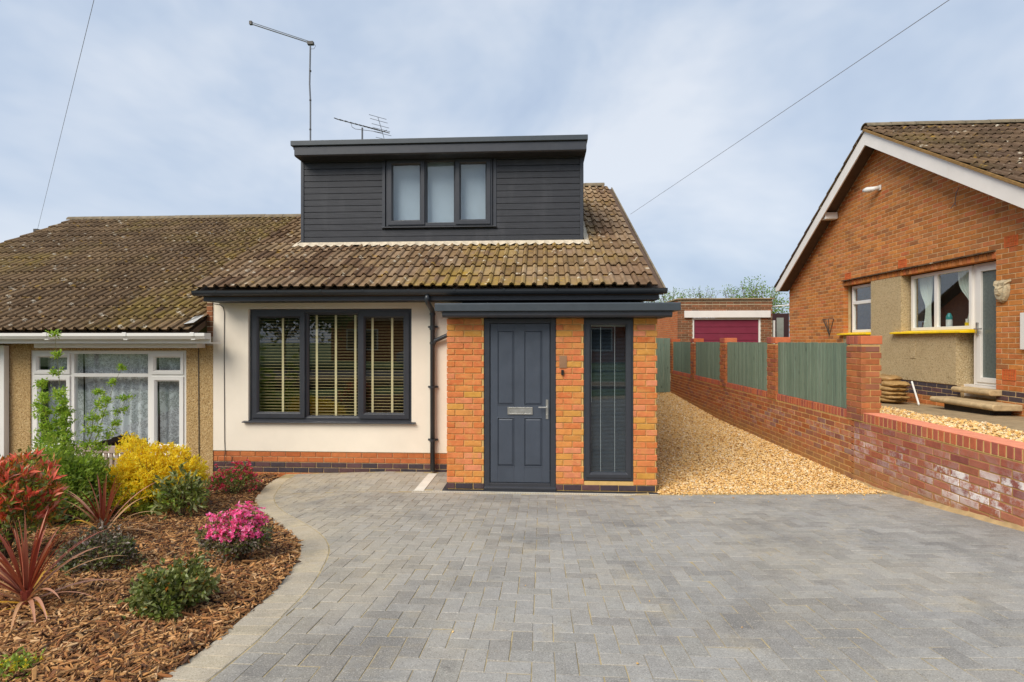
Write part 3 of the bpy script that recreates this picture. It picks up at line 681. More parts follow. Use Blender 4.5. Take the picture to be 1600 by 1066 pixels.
# canopy
cn = MB().box(-1.23, 1.57, 6.42, 7.485, 2.22, 2.27).build('canopy', m_black, house)
MB().prism([(6.35, 2.225), (6.35, 2.312), (6.362, 2.322), (6.46, 2.322), (6.46, 2.225)], -1.291, 1.636).build('canopy_trim', m_trim, cn, bevel=.005)
MB().box(-1.291, -1.22, 6.462, 7.46, 2.225, 2.322).box(1.565, 1.636, 6.462, 7.46, 2.225, 2.322).build('canopy_trim', m_trim, cn, bevel=.005)
MB().box(-1.22, 1.565, 6.5, 7.46, 2.271, 2.30).build('canopy_felt', m_black, cn)
MB().prism([(6.385, 2.223), (6.385, 2.178), (6.40, 2.158), (6.42, 2.150), (6.47, 2.150), (6.47, 2.223)], -1.206, 1.547).build('canopy_fascia', m_anth, cn)
MB().box(-1.18, 1.52, 6.472, 7.3, 2.152, 2.165).build('canopy_soffit', m_black, cn)
# door
fy = PY+.012
MB().box(hd[0]+.002, hd[1]-.002, PY-.03, PY+.08, .0, .02).build('threshold_strip', m_black, house)
dfr = MB(); dfr.box(hd[0]+.002, -.649, fy, fy+.07, .02, 2.146); dfr.box(.108, hd[1]-.002, fy, fy+.07, .02, 2.146); dfr.box(-.649, .108, fy, fy+.07, 2.085, 2.146)
dfr.box(-.649, .108, fy-.006, fy+.07, .05, .095)
dfr.prism([(fy-.03, .02), (fy-.03, .045), (fy-.005, .056), (fy+.05, .056), (fy+.05, .02)], hd[0]+.002, hd[1]-.002)
dframe = dfr.build('door_frame', m_anth, house, bevel=.004)
door = MB().box(-.641, .100, fy+.028, fy+.06, .10, 2.08).build('door', m_anthg, house, bevel=.002, label='dark grey four-panel front door')
ds = MB(); ya, yb = fy+.014, fy+.028
px = [(-.641, -.552), (-.346, -.217), (-.004+.008, .100)]
for a, b in px: ds.box(a, b, ya, yb-.001, .10, 2.08)
for (pa, pb) in ((-.552, -.346), (-.217, .004)):
    for (za, zb2) in ((.10, .30), (.905, 1.065), (1.992, 2.08)): ds.box(pa, pb, ya, yb-.001, za, zb2)
ds.build('door_leaf', m_anthg, door, bevel=.0025)
for (pa, pb) in ((-.552, -.346), (-.217, .004)):
    for (za, zb2) in ((.30, .905), (1.065, 1.992)):
        mbp = MB(); o1 = .004; i1 = .028
        V = [(pa+o1, yb-.002, za+o1), (pb-o1, yb-.002, za+o1), (pb-o1, yb-.002, zb2-o1), (pa+o1, yb-.002, zb2-o1), (pa+i1, ya+.001, za+i1), (pb-i1, ya+.001, za+i1), (pb-i1, ya+.001, zb2-i1), (pa+i1, ya+.001, zb2-i1)]
        mbp.add(V, [(4,5,6,7),(0,1,5,4),(1,2,6,5),(2,3,7,6),(3,0,4,7)]).build('panel', m_anthg, door, bevel=.0015)
        # moulding round the panel
        mm = MB()
        for (xa, xb, zc, zd) in ((pa-.006, pb+.006, zb2-.004, zb2+.006), (pa-.006, pb+.006, za-.006, za+.004), (pa-.006, pa+.004, za+.004, zb2-.004), (pb-.004, pb+.006, za+.004, zb2-.004)): mm.box(xa, xb, ya-.004, ya+.004, zc, zd)
        mm.build('moulding', m_anthg, door, bevel=.003)
lb = MB(); frame(lb, -.426, -.113, .948, 1.040, ya-.012, ya-.001, .016); lb.prism([(ya-.002, .962), (ya-.009, .962), (ya-.006, 1.026), (ya-.002, 1.026)], -.411, -.128); lb.build('letterbox', m_steel, door, bevel=.002)
hb = MB().box(.052, .082, ya-.010, ya-.001, .895, 1.135); hb.tube([(.067, ya-.01, 1.045), (.067, ya-.055, 1.045)], .010, 10); hb.tube([(.067, ya-.05, 1.045), (-.04, ya-.052, 1.045)], .009, 10); hb.tube([(.067, ya-.012, .945), (.067, ya-.018, .945)], .010, 12)
hb.build('handle', m_steel, door, bevel=.001)
# side window
sw = MB(); frame(sw, hs[0]+.002, hs[1]-.002, hs[2]+.006, 2.146, fy, fy+.07, .05, .04, .055)
sidew = sw.build('side_window', m_anth, house, bevel=.004, label='tall narrow dark grey window right of the door')
casement(sidew, hs[0]+.03, hs[1]-.03, hs[2]+.045, 2.125, fy-.014, .062, m_anth, glass=m_glassd)
t = thing('venetian_blind', (.83, PY+.1, .23), 'fine grey metal blind inside the tall narrow porch window', 'blind')
V = [(-.23, -.009, -.004), (.23, -.009, -.004), (.23, .009, .004), (-.23, .009, .004)]; me = mesh_np('slat', V, [(0, 1, 2, 3)], simple('grey_slat', H('5c6670'), .45, metal=.2))
for i in range(110): link('slat', me, t, (.825, PY+.105, .235+i*.0168))
MB().box(.598, 1.052, PY+.085, PY+.12, 2.045, 2.085).build('head_rail', simple('pale_rail', H('b8bcb0'), .5), t)
for x in (.735, .91): MB().box(x-.002, x+.002, PY+.089, PY+.092, .235, 2.05).build('ladder_cord', m_white, t)
MB().tube([(.62, PY+.08, 2.0), (.62, PY+.08, 1.1)], .003, 6).build('wand', m_white, t)
MB().box(.218, .311, PY-.008, PY-.002, 1.532, 1.683).build('number_plate', simple('copper_plate', H('a07a5c'), .45, metal=.35, var=.1), house, bevel=.001)
bell = MB().box(.240, .272, PY-.022, PY-.002, 1.445, 1.508).build('doorbell', simple('black_plastic', (.02, .02, .02), .3), house, bevel=.004)
# slab round the porch
MB().box(-1.24, 1.42, 6.555, WY+.0, -.02, .008).build('porch_step', m_black, house, bevel=.003)

# ================================================================== NEIGHBOUR (semi on the left)
nb = thing('semi_detached_house', (-8, 7.49, -.4), 'lower adjoining house on the left with ochre pebbledash wall, lichened brown roof and white gutter', 'house')
NZ = -.6
nwin = (-7.60, -5.19, .22, 1.725)
mb = MB(); slab_holes(mb, 'x', WY, -1, .14, -11.4, WX0-.004, -.7, 1.86, [nwin]); mb.build('pebbledash_wall', m_pdash, nb)
MB().box(-11.4, -11.3, WY+.14, 17, -.7, 1.9).build('side_wall', m_pdash, nb)
MB().box(-11.2, -5.0, 9.0, 9.05, -.6, 1.9).box(-11.2, -5, WY+.2, 9, 1.85, 1.9).build('room', m_darkroom, nb)
nroof = MB().box(-11.3, WX0-.1, 7.6, 7.66, 1.86, 1.92).build('roof', m_soffit, nb)
NEZ, NRZ = 1.985, 4.80
ns = (NRZ-NEZ)/(RY-EY)
MB().prism([(EY+.06, NEZ), (RY, NRZ-.035), (RY, NRZ-.12), (EY+.06, NEZ-.09)], -11.5, -4.87).build('roof_underlay', m_soffit, nroof)
def inview(t): return t[1] + max(0, (-t[0] - 1.15*t[1]))*3 
lay_tiles(-11.44, -4.84, EY, NEZ, RY, NRZ, m_tile2, nroof, key=inview)
MB().prism([(RY+.1, NRZ-.02), (RY+.1, NRZ-.12), (RY+5.2, 1.9), (RY+5.2, 2.0)], -11.5, -4.87).build('rear_slope', m_tile3, nroof)
ridge_tiles(-11.54, -5.2, RY, NRZ+.01, nroof, m_ridge)
MB().prism([(EY+.02, NEZ), (RY, NRZ), (RY, NRZ-.07), (EY+.02, NEZ-.075)], -11.53, -11.51).build('verge', m_ridge, nroof)
# brick end between the two roofs
MB().prism([(7.8, 2.25), (7.8, 2.85), (12.4, 5.3), (12.4, 4.7)], -4.84, -4.79).build('party_gable', m_redbrick, house)
MB().add([(-4.99, 7.10, 2.06), (-4.80, 7.08, 2.12), (-4.80, 7.32, 2.24), (-5.0, 7.35, 2.20), (-4.93, 7.06, 2.10), (-4.86, 7.22, 2.215)], [(0, 4, 5, 3), (4, 1, 2, 5), (3, 5, 2)]).build('lead_flashing', m_lead, nroof)
MB().box(-11.4, -4.60, 7.13, 7.155, 1.83, 1.975).build('fascia', m_white, nb, bevel=.003)
MB().box(-11.4, -4.60, 7.157, 7.40, 1.83, 1.845).build('soffit', m_white, nb)
gutter(nb, -11.5, -4.60, 7.075, 1.965, m_white, square=True, clips=[-6.9, -5.75, -4.78, -8.2, -9.4])
MB().box(-7.35, -4.90, 7.30, 7.486, 1.765, 1.826).build('boxed_soffit', m_white, nb, bevel=.004)
nw = MB(); fy = WY+.02
frame(nw, nwin[0], nwin[1], nwin[2], nwin[3], fy, fy+.07, .055, .05, .06)
nw.box(-6.99, -6.93, fy+.002, fy+.068, nwin[2]+.05, nwin[3]-.05); nw.box(-5.79, -5.73, fy+.002, fy+.068, nwin[2]+.05, nwin[3]-.05)
nw.box(-7.545, -6.99, fy+.002, fy+.068, 1.34, 1.38); nw.box(-6.93, -5.79, fy+.001, fy+.068, 1.335, 1.385); nw.box(-5.73, -5.24, fy+.002, fy+.068, 1.34, 1.38)
nwo = nw.build('window', m_white, nb, bevel=.003)
casement(nwo, nwin[0]+.05, -6.985, nwin[2]+.05, 1.345, fy-.018, .075, m_white); casement(nwo, -5.735, nwin[1]-.05, nwin[2]+.05, 1.345, fy-.018, .075, m_white)
casement(nwo, nwin[0]+.05, -6.985, 1.375, nwin[3]-.045, fy-.018, .06, m_white); casement(nwo, -5.735, nwin[1]-.05, 1.375, nwin[3]-.045, fy-.018, .06, m_white)
MB().box(-6.93, -5.79, fy+.03, fy+.034, nwin[2]+.05, 1.34).build('pane', m_glass, nwo); MB().box(-6.93, -5.79, fy+.03, fy+.034, 1.38, nwin[3]-.05).build('pane', m_glass, nwo)
MB().prism([(WY-.10, nwin[2]-.05), (WY-.10, nwin[2]-.02), (WY+.02, nwin[2]), (WY+.02, nwin[2]-.05)], nwin[0]-.04, nwin[1]+.04).build('window_sill', m_white, nb, bevel=.004)
def net(x0, x1, zt, zb, y, label, scal=0, amp=.035):
    n = int((x1-x0)/.015); rows = 12; V = []; F = []
    for i in range(n+1):
        x = x0+(x1-x0)*i/n; bot = zb + scal*math.exp(-((x-(x0+x1)/2-.05)/.28)**2) + .015*abs(math.sin(x*22))
        for j in range(rows+1):
            q = j/rows; V.append((x + .01*math.sin(q*3+x*9), y + amp*math.sin(x*34 + 2.2*math.sin(x*5))*(.5+.5*q), zt + (bot-zt)*q))
    for i in range(n):
        for j in range(rows): a = i*(rows+1)+j; F.append((a, a+1, a+rows+2, a+rows+1))
    o = link('net_curtain', mesh_np('net_curtain', V, F, m_lace, smooth=True)); props(o, label, 'curtain', 'lace curtains in the white window')
net(-7.54, -6.97, 1.70, .27, WY+.2, 'white lace net curtain behind the left casement of the white window')
net(-6.94, -5.78, 1.70, .31, WY+.21, 'wide scalloped white lace curtain behind the middle of the white window', .13)
net(-5.75, -5.22, 1.70, .30, WY+.2, 'white lace net curtain behind the right casement of the white window')
MB().tube([(-5.0, 7.482, 1.76), (-4.995, 7.482, .9), (-4.992, 7.482, .1)], .006, 6).build('wall_cable', m_cable, nb)
# white porch corner at the far left edge
pc = MB().box(-8.9, -7.915, 7.40, 7.478, -.4, 1.80)
pc.build('white_porch', m_white, nb, bevel=.004)

# ================================================================== PAVING
OUT = [(-4.2, 7.47), (-3.85, 7.44), (-3.71, 7.246), (-3.668, 6.90), (-3.474, 6.30), (-3.166, 5.72), (-2.821, 5.224), (-2.391, 4.72), (-2.037, 4.298), (-1.814, 3.911), (-1.692, 3.50), (-1.618, 3.144), (-1.58, 2.75), (-1.56, 2.399), (-1.58, 2.0), (-1.62, 1.5)]
def catmull(P, n=10):
    out = []
    for i in range(len(P)-1):
        p0, p1, p2, p3 = [np.array(P[max(0, min(len(P)-1, k))], float) for k in (i-1, i, i+1, i+2)]
        for j in range(n):
            t_ = j/n; out.append(tuple(.5*((2*p1)+(-p0+p2)*t_+(2*p0-5*p1+4*p2-p3)*t_*t_+(-p0+3*p1-3*p2+p3)*t_**3)))
    return out + [P[-1]]
CUR = catmull(OUT[2:], 8)
CA = np.array(CUR)
def side(x, y):
    """signed distance to the bed edge: + on the paving side"""
    d = np.hypot(CA[:, 0]-x, CA[:, 1]-y); k = int(d.argmin()); a = CA[max(0, k-1)]; b = CA[min(len(CA)-1, k+1)]; tx, ty = b-a; n = math.hypot(tx, ty)
    nx, ny = -ty/n, tx/n           # path runs towards the camera, paving on its left-hand side (+x)
    if nx < 0: nx, ny = -nx, -ny
    return ((x-CA[k, 0])*nx + (y-CA[k, 1])*ny), (CA[k, 0], CA[k, 1], nx, ny)
paving = ground_sheet('paving', list(np.arange(-3.9, 4.25, .1)), list(np.arange(1.0, 7.55, .1)), simple('joint_sand', H('a8966e'), .98, var=.35, nscale=9, bump=.5, bscale=90), -.0030,
    fn=lambda x, y: G(x, y) - (.12 if side(x, y)[0] < .0 else 0) - (.1 if (x > 1.4 and y > 6.55) else 0))
def gravel_edge(x): return 6.49 - .095*(x-1.42) if x > 1.42 else 6.49
def clip(poly, px, py, nx, ny):
    out = []
    for i in range(len(poly)):
        a, b = poly[i], poly[(i+1) % len(poly)]; da = (a[0]-px)*nx+(a[1]-py)*ny; db = (b[0]-px)*nx+(b[1]-py)*ny
        if da >= 0: out.append(a)
        if da*db < 0: t_ = da/(da-db); out.append((a[0]+(b[0]-a[0])*t_, a[1]+(b[1]-a[1])*t_))
    return out
def area(p): return .5*abs(sum(p[i][0]*p[(i+1) % len(p)][1]-p[(i+1) % len(p)][0]*p[i][1] for i in range(len(p))))
def paver_poly(poly, c, z, tilt):
    """chamfered block from a convex outline, relative to c"""
    ch = .0032; n = len(poly); cx = sum(p[0] for p in poly)/n; cy = sum(p[1] for p in poly)/n
    V = []; V += [(p[0]-c[0], p[1]-c[1], -.03) for p in poly]; V += [(p[0]-c[0], p[1]-c[1], -ch) for p in poly]
    for p in poly:
        dx, dy = cx-p[0], cy-p[1]; d = math.hypot(dx, dy)+1e-6; V.append((p[0]-c[0]+dx/d*ch*1.4, p[1]-c[1]+dy/d*ch*1.4, 0))
    V = [(a, b, h_+tilt[0]*a+tilt[1]*b) for a, b, h_ in V]
    F = [tuple(range(2*n, 3*n))] + [(n+i, n+(i+1) % n, 2*n+(i+1) % n, 2*n+i) for i in range(n)] + [(i, (i+1) % n, n+(i+1) % n, n+i) for i in range(n)]
    return V, F
blocks = []; B = .1015; x_off, y_off = -.043, .02
for i in range(-40, 44):
    for j in range(10, 80):
        r_ = (i-j) % 4
        if r_ == 0: a = (i*B, j*B, (i+2)*B, (j+1)*B)
        elif r_ == 3: a = (i*B, j*B, (i+1)*B, (j+2)*B)
        else: continue
        g_ = .0012; dx_, dy_ = rnd.gauss(0, .0008), rnd.gauss(0, .0008); x0, y0, x1, y1 = a[0]+g_+x_off+dx_, a[1]+g_+y_off+dy_, a[2]-g_+x_off+dx_, a[3]-g_+y_off+dy_
        cx, cy = (x0+x1)/2, (y0+y1)/2
        if cx > 3.96 or cy > 7.5 or cy < 1.3 or cx < -3.9: continue
        if abs(cx) > cy*1.15+.5: continue
        jj = lambda: rnd.uniform(-.0009, .0009)
        poly = [(x0+jj(), y0+jj()), (x1+jj(), y0+jj()), (x1+jj(), y1+jj()), (x0+jj(), y1+jj())]
        s_, (px_, py_, nx, ny) = side(cx, cy)
        if s_ < .05 and cy < 7.3: continue
        if s_ < .45: poly = clip(poly, px_+nx*.206, py_+ny*.206, nx, ny)
        if not poly: continue
        if cx > 1.42: poly = clip(poly, 1.42, 6.43, -.095, -1)
        elif cx > -1.68:
            if cy > 6.0:
                if cx < -1.59+.05 and cy > 6.5: poly = clip(poly, -1.595, 0, -1, 0)
                elif cy > 6.56 and -1.465 < cx+.1 and cx < -1.24+.1: poly = clip(clip(clip(poly, -1.462, 0, 1, 0), -1.245, 0, -1, 0), 0, 6.565, 0, 1)
                elif cy > 6.5: continue
                else: poly = clip(poly, 0, 6.452, 0, -1)
        if len(poly) > 2: poly = clip(poly, 0, 7.478, 0, -1)
        if len(poly) > 2: poly = clip(poly, 3.925, 0, -1, 0)
        if len(poly) < 3 or area(poly) < .0008: continue
        blocks.append((poly, cx, cy, 0))
# soldier row along the back edges
def straight_row(p, q, w, Lg):
    d = math.hypot(q[0]-p[0], q[1]-p[1]); n = int(d/w); ux, uy = (q[0]-p[0])/d, (q[1]-p[1])/d
    for k in range(n):
        a = k*d/n+.0015; b = (k+1)*d/n-.0015
        poly = [(p[0]+ux*a, p[1]+uy*a), (p[0]+ux*b, p[1]+uy*b), (p[0]+ux*b-uy*Lg, p[1]+uy*b+ux*Lg), (p[0]+ux*a-uy*Lg, p[1]+uy*a+ux*Lg)]
        yield poly
border = []
seg = np.hypot(np.diff(CA[:, 0]), np.diff(CA[:, 1])); cum = np.concatenate([[0], np.cumsum(seg)]); tot = cum[-1]; n = int(tot/.102)
def cpt(s_): return float(np.interp(s_, cum, CA[:, 0])), float(np.interp(s_, cum, CA[:, 1]))
def cn(s_):
    a, b = cpt(max(0, s_-.12)), cpt(min(tot, s_+.12)); tx, ty = b[0]-a[0], b[1]-a[1]; d = math.hypot(tx, ty); nx, ny = -ty/d, tx/d
    return (nx, ny) if nx > 0 else (-nx, -ny)
for k in range(n):
    a, b = k*tot/n, (k+1)*tot/n; p, q = cpt(a), cpt(b); na, nb_ = cn(a), cn(b); g_ = .0015
    d = math.hypot(q[0]-p[0], q[1]-p[1]); ux, uy = (q[0]-p[0])/d*g_, (q[1]-p[1])/d*g_
    poly = [(p[0]+ux, p[1]+uy), (q[0]-ux, q[1]-uy), (q[0]-ux+nb_[0]*.2, q[1]-uy+nb_[1]*.2), (p[0]+ux+na[0]*.2, p[1]+uy+na[1]*.2)]
    cx = sum(v[0] for v in poly)/4; cy = sum(v[1] for v in poly)/4
    if cy > 7.4: continue
    poly = clip(poly, 0, 7.478, 0, -1)
    if len(poly) > 2: border.append((poly, cx, cy))
def orient(poly):
    s_ = sum(poly[i][0]*poly[(i+1) % len(poly)][1]-poly[(i+1) % len(poly)][0]*poly[i][1] for i in range(len(poly)))
    return poly if s_ > 0 else poly[::-1]
def lay_pavers(lst, mat, name, limit, stuffname):
    vis = lambda b: b[2] if (b[2] > 2.05 and abs(b[1]) < b[2]*1.02) else 50+b[2]
    lst = sorted(lst, key=vis); RV, RF = [], []
    for i, bl in enumerate(lst):
        poly, cx, cy = orient(bl[0]), bl[1], bl[2]; n_ = len(poly)
        cx = sum(p[0] for p in poly)/n_; cy = sum(p[1] for p in poly)/n_; e_ = .03
        tilt = ((G(cx+e_, cy)-G(cx-e_, cy))/(2*e_)+rnd.gauss(0, .006), (G(cx, cy+e_)-G(cx, cy-e_))/(2*e_)+rnd.gauss(0, .006)); z = G(cx, cy)+rnd.uniform(-.0012, .0012)
        if i < limit:
            V, F = paver_poly(poly, (cx, cy), z, tilt); me = bpy.data.meshes.new(name); me.from_pydata(V, [], F); me.materials.append(mat); link(name, me, paving, (cx, cy, z))
        else:
            V, F = paver_poly(poly, (0, 0), z, (0, 0)); b = len(RV)
            RV += [(v[0], v[1], v[2]+z+tilt[0]*(v[0]-cx)+tilt[1]*(v[1]-cy)) for v in V]; RF += [tuple(b+k for k in f) for f in F]
    if RV:
        me = bpy.data.meshes.new(stuffname); me.from_pydata(RV, [], RF); me.materials.append(mat); props(link(stuffname, me, paving), kind='stuff')
lay_pavers(blocks, m_paver, 'paver', 300, 'block_paving')
lay_pavers(border, m_border, 'edging_paver', 300, 'edging')

# drain channel
dc = thing('drain_channel', (-.1, 6.51, 0), 'long slotted metal drain grating running along the foot of the porch', 'drain')
MB().box(-1.60, 1.42, 6.461, 6.545, -.06, -.012).build('channel_body', m_black, dc)
MB().box(-1.60, 1.42, 6.461, 6.473, -.012, .003).box(-1.60, 1.42, 6.533, 6.545, -.012, .003).build('grate_edge', m_galv, dc)
g_ = MB()
for k in range(150): g_.box(-1.598+k*.0201, -1.598+k*.0201+.009, 6.473, 6.533, -.010, .002)
g_.build('grate_bar', m_galv, dc)
dcv = thing('drain_cover', (-1.53, 7.0, 0), 'narrow pale metal drain strip running from the downpipe foot to the slotted drain', 'drain')
MB().box(-1.588, -1.47, 6.548, 7.40, -.01, .004).build('cover_plate', simple('dull_steel', H('e6e2d6'), .5, metal=.1, var=.1), dcv, bevel=.002)
MB().box(-1.594, -1.590, 6.548, 7.40, -.02, .005).box(-1.468, -1.464, 6.548, 7.40, -.02, .005).build('cover_rim', m_galv, dcv)

# ================================================================== GRAVEL
def octa(n, cx, cy, cz, sx, sy, sz):
    """n jittered octahedral stones"""
    base = np.array([(1,0,0),(0,1,0),(-1,0,0),(0,-1,0),(0,0,1),(0,0,-1)], float)
    V = base[None] * (1+npr.uniform(-.25, .25, (n, 6, 1))); V = V*np.stack([sx, sy, sz], 1)[:, None, :]
    a = npr.uniform(0, 2*np.pi, n); ca, sa = np.cos(a)[:, None], np.sin(a)[:, None]; t_ = npr.uniform(-.5, .5, n)[:, None]
    X, Y, Z = V[..., 0], V[..., 1], V[..., 2]; Z2 = Z+X*t_
    V = np.stack([X*ca-Y*sa, X*sa+Y*ca, Z2], 2) + np.stack([cx, cy, cz], 1)[:, None, :]
    F0 = np.array([(0,1,4),(1,2,4),(2,3,4),(3,0,4),(1,0,5),(2,1,5),(3,2,5),(0,3,5)])
    return V.reshape(-1, 3), (F0[None]+(np.arange(n)*6)[:, None, None]).reshape(-1, 3)
ground_sheet('gravel_bed', list(np.arange(1.2, 4.4, .2)), list(np.arange(6.0, 17.8, .2)), m_gravelbed, -.006, fn=lambda x, y: G(x, y) - (.1 if y < gravel_edge(x)+.1 else 0))
def gravel(name, n, xr, yr, fz, keep, size=(.008, .016), power=1.6):
    u = npr.rand(n); y = yr[0] + (yr[1]-yr[0])*u**power; x = npr.uniform(xr[0], xr[1], n); k = np.array([keep(a, b) for a, b in zip(x, y)]); x, y = x[k], y[k]; n = len(x)
    sc = 1 + np.clip((y-yr[0])/6, 0, 1.2); s_ = npr.uniform(size[0], size[1], n)*sc
    z = np.array([fz(a, b) for a, b in zip(x, y)]) + npr.uniform(-.004, .010, n)
    V, F = octa(n, x, y, z, s_, s_*npr.uniform(.55, .95, n), s_*npr.uniform(.45, .8, n)); o = link(name, mesh_np(name, V, F, m_gravel)); return props(o, kind='stuff')
gravel('gravel', 56000, (1.4, 3.95), (5.9, 17), G, lambda a, b: b > gravel_edge(a)+.015-(rnd.uniform(0, .03) if rnd.random() > .05 else rnd.expovariate(9)) and not (a < 1.43 and b > 6.6))
# stray stones on the paving
for k, (sx, sy, sr) in enumerate([(-.44, 2.62, .012), (.42, 2.36, .014), (1.02, 2.77, .011), (.62, 3.1, .009), (-.1, 3.3, .008), (1.7, 3.6, .009), (.9, 4.4, .01), (2.4, 3.9, .008)]):
    V, F = octa(1, np.array([0.]), np.array([0.]), np.array([0.]), np.array([sr]), np.array([sr*.8]), np.array([sr*.7])); o = link('pebble', mesh_np('pebble', V, F, m_gravel)); o.location = (sx, sy, G(sx, sy)+sr*.5)
    s_ = o.modifiers.new('s', 'SUBSURF'); s_.levels = s_.render_levels = 1
    props(o, 'tiny stray golden pebble lying on the grey block paving', 'pebble', 'stray pebbles on the paving')

# ================================================================== BOUNDARY WALL (fence wall with piers) and low RETAINING WALL
WXF = 3.93
bw = thing('boundary_wall', (WXF+.1, 11.5, 0), 'long red brick boundary wall with tall piers beside the gravel drive', 'wall')
MB().box(WXF+.004, WXF+.208, 7.0, 16.5, -.3, .868).build('wall_core', m_mort_y, bw)
MB().box(WXF+.002, WXF+.208, 7.08, 16.24, .869, .977).build('coping_joints', m_mort_y, bw)
Lw = lay_bricks(6.93, 16.5, -.036, .868, C=.0752)
Lw = [b for b in Lw if b[3] > .10]
def kY(b): return b[0] - (b[2] > .5)*.001
put_bricks(Lw, WXF, 'y', -1, m_wallbrick, bw, limit=300, keyfn=lambda b: b[0])
piers = [(6.747, 7.07), (9.144, 9.498), (11.587, 11.953), (13.912, 14.263), (16.25, 16.55)]
cop = []
for k in range(len(piers)-1):
    a, b = piers[k][1]+.01, piers[k+1][0]-.005; n = int((b-a)/.0745)
    for i in range(n): u = a+(b-a)*i/n; cop.append((u, u+(b-a)/n-.010, .878, .982, 0))
put_bricks(cop, WXF-.003, 'y', -1, m_capbrick, bw, name='coping_brick', D=.23, limit=300, keyfn=lambda b: b[0])
for (a, b) in piers:
    pw = .225 if a < 7 else .225
    pr = MB().box(WXF-.006, WXF+pw-.012, a+.008, b-.008, .87, 1.815).build('pier', m_mort_y, bw)
    if a < 7: MB().box(WXF+.02, WXF+pw-.012, a+.008, b-.008, -.1, .849).build('pier_core', m_mort_y, pr)
    zlo = .885 if a > 7 else .885
    rows = lay_bricks(a, b, zlo, 1.815, C=.0768)
    put_bricks(rows, WXF-.014, 'y', -1, m_wallbrick, pr, limit=300 if a < 12 else 0, D=.05)
    rows = lay_bricks(WXF-.012, WXF+pw, zlo, 1.815, C=.0768, u_start=WXF+.1)
    put_bricks(rows, a-.001, 'x', -1, m_wallbrick, pr, limit=300 if a < 8 else 0, D=.05)
    # cap of bricks on edge
    n = 4
    for i in range(n):
        y0_ = a-.004+(b-a+.008)*i/n; y1_ = a-.004+(b-a+.008)*(i+1)/n-.008
        MB().box(WXF-.018, WXF+.235, y0_, y1_, 1.824, 1.930).build('cap_brick', m_captop if i == 0 else m_capbrick, pr, bevel=.007)
rw = thing('retaining_wall', (WXF+.1, 4.8, 0), 'low curved-foot red brick retaining wall with white salt stains and a brick-on-edge top, nearest the camera', 'wall')
MB().box(WXF+.004, WXF+.22, 1.8, 6.93, -.3, .868).build('wall_core', m_mort_r, rw)
MB().box(WXF+.001, WXF+.24, 1.8, 6.74, .869, .974).build('coping_joints', m_mort_y, rw)
Lr = lay_bricks(1.8, 6.925, -.036, .868, C=.0752, u_start=6.93)
Lr = [b for b in Lr if b[3] > G(3.9, b[1])-.02]
put_bricks(Lr, WXF, 'y', -1, m_retbrick, rw, limit=300, keyfn=lambda b: abs(b[0]-5.2))
cop = []; a, b = 1.8, 6.74; n = int((b-a)/.0765)
for i in range(n): u = a+(b-a)*i/n; cop.append((u, u+(b-a)/n-.010, .876, .982, 0))
put_bricks(cop, WXF-.003, 'y', -1, m_capbrick, rw, name='coping_brick', D=.262, limit=300, keyfn=lambda b: -b[0])
MB().box(WXF+.006, WXF+.256, 1.8, 6.74, .975, .9845).build('lit_coping_top', simple('sky_lit_salmon', H('e08c6a'), .9, var=.12, nscale=12, bump=.3), rw, bevel=.004)  # thin paler slab: sky light on the coping's top, put into the colour
# slumped mortar fillet at the foot
V = []; F = []; ys = np.arange(2.0, 6.9, .08)
for i, y in enumerate(ys):
    z = G(3.9, y); w = .015+.035*math.exp(-((y-5.3)/.9)**2)+rnd.uniform(0, .012); V += [(WXF-w, y, z-.004), (WXF-w*.35, y, z+.012), (WXF+.004, y, z+.03+rnd.uniform(0, .012))]
    if i: k = 3*i; F += [(k-3, k, k+1, k-2), (k-2, k+1, k+2, k-1)]
MB().add(V, F).build('mortar_fillet', simple('sandy_mortar', H('b09468'), .95, var=.2, nscale=12, bump=.5), rw)
# fence panels
names_ = ['green timber fence panel nearest the camera, the widest of the four', 'green timber fence panel second from the camera, below the right half of the maroon door', 'green timber fence panel third from the camera, below the left half of the maroon door', 'green timber fence panel furthest from the camera, beside the green gate']
for k in range(4):
    a, b = piers[k][1]+.004, piers[k+1][0]-.004
    fp = thing('fence_panel', (WXF+.04, (a+b)/2, .985), names_[k], 'fence panel', 'green fence panels on the brick wall')
    n = int(round((b-a)/.098)); w = (b-a)/n
    for i in range(n):
        y0_ = a+i*w; d = rnd.uniform(0, .003); dz = rnd.uniform(-.004, .003)
        # feather-edge board: thick edge lapping the next
        MB().prism([(WXF+.030+d, y0_), (WXF+.022+d, y0_+.0), (WXF+.027+d, y0_+w+.006), (WXF+.034+d, y0_+w+.006)], .986, 1.842+dz, 'z').build('fence_board', m_fence, fp)
    for z in (1.05, 1.40, 1.76): MB().box(WXF+.045, WXF+.085, a, b, z, z+.05).build('rail', m_fence, fp)
gt = thing('timber_gate', (3.7, 16.4, .25), 'narrow dark green boarded timber gate closing the far end of the gravel drive', 'gate')
for i in range(26):
    x = 1.45+i*.0945
    MB().box(x, x+.088, 16.40+.006*(i % 2), 16.42+.006*(i % 2), G(x, 16.4)+.03, 1.955).build('gate_board', m_fence, gt)
MB().box(1.45, 3.9, 16.43, 16.47, .5, .58).box(1.45, 3.9, 16.43, 16.47, 1.7, 1.78).build('gate_rail', m_fence, gt)

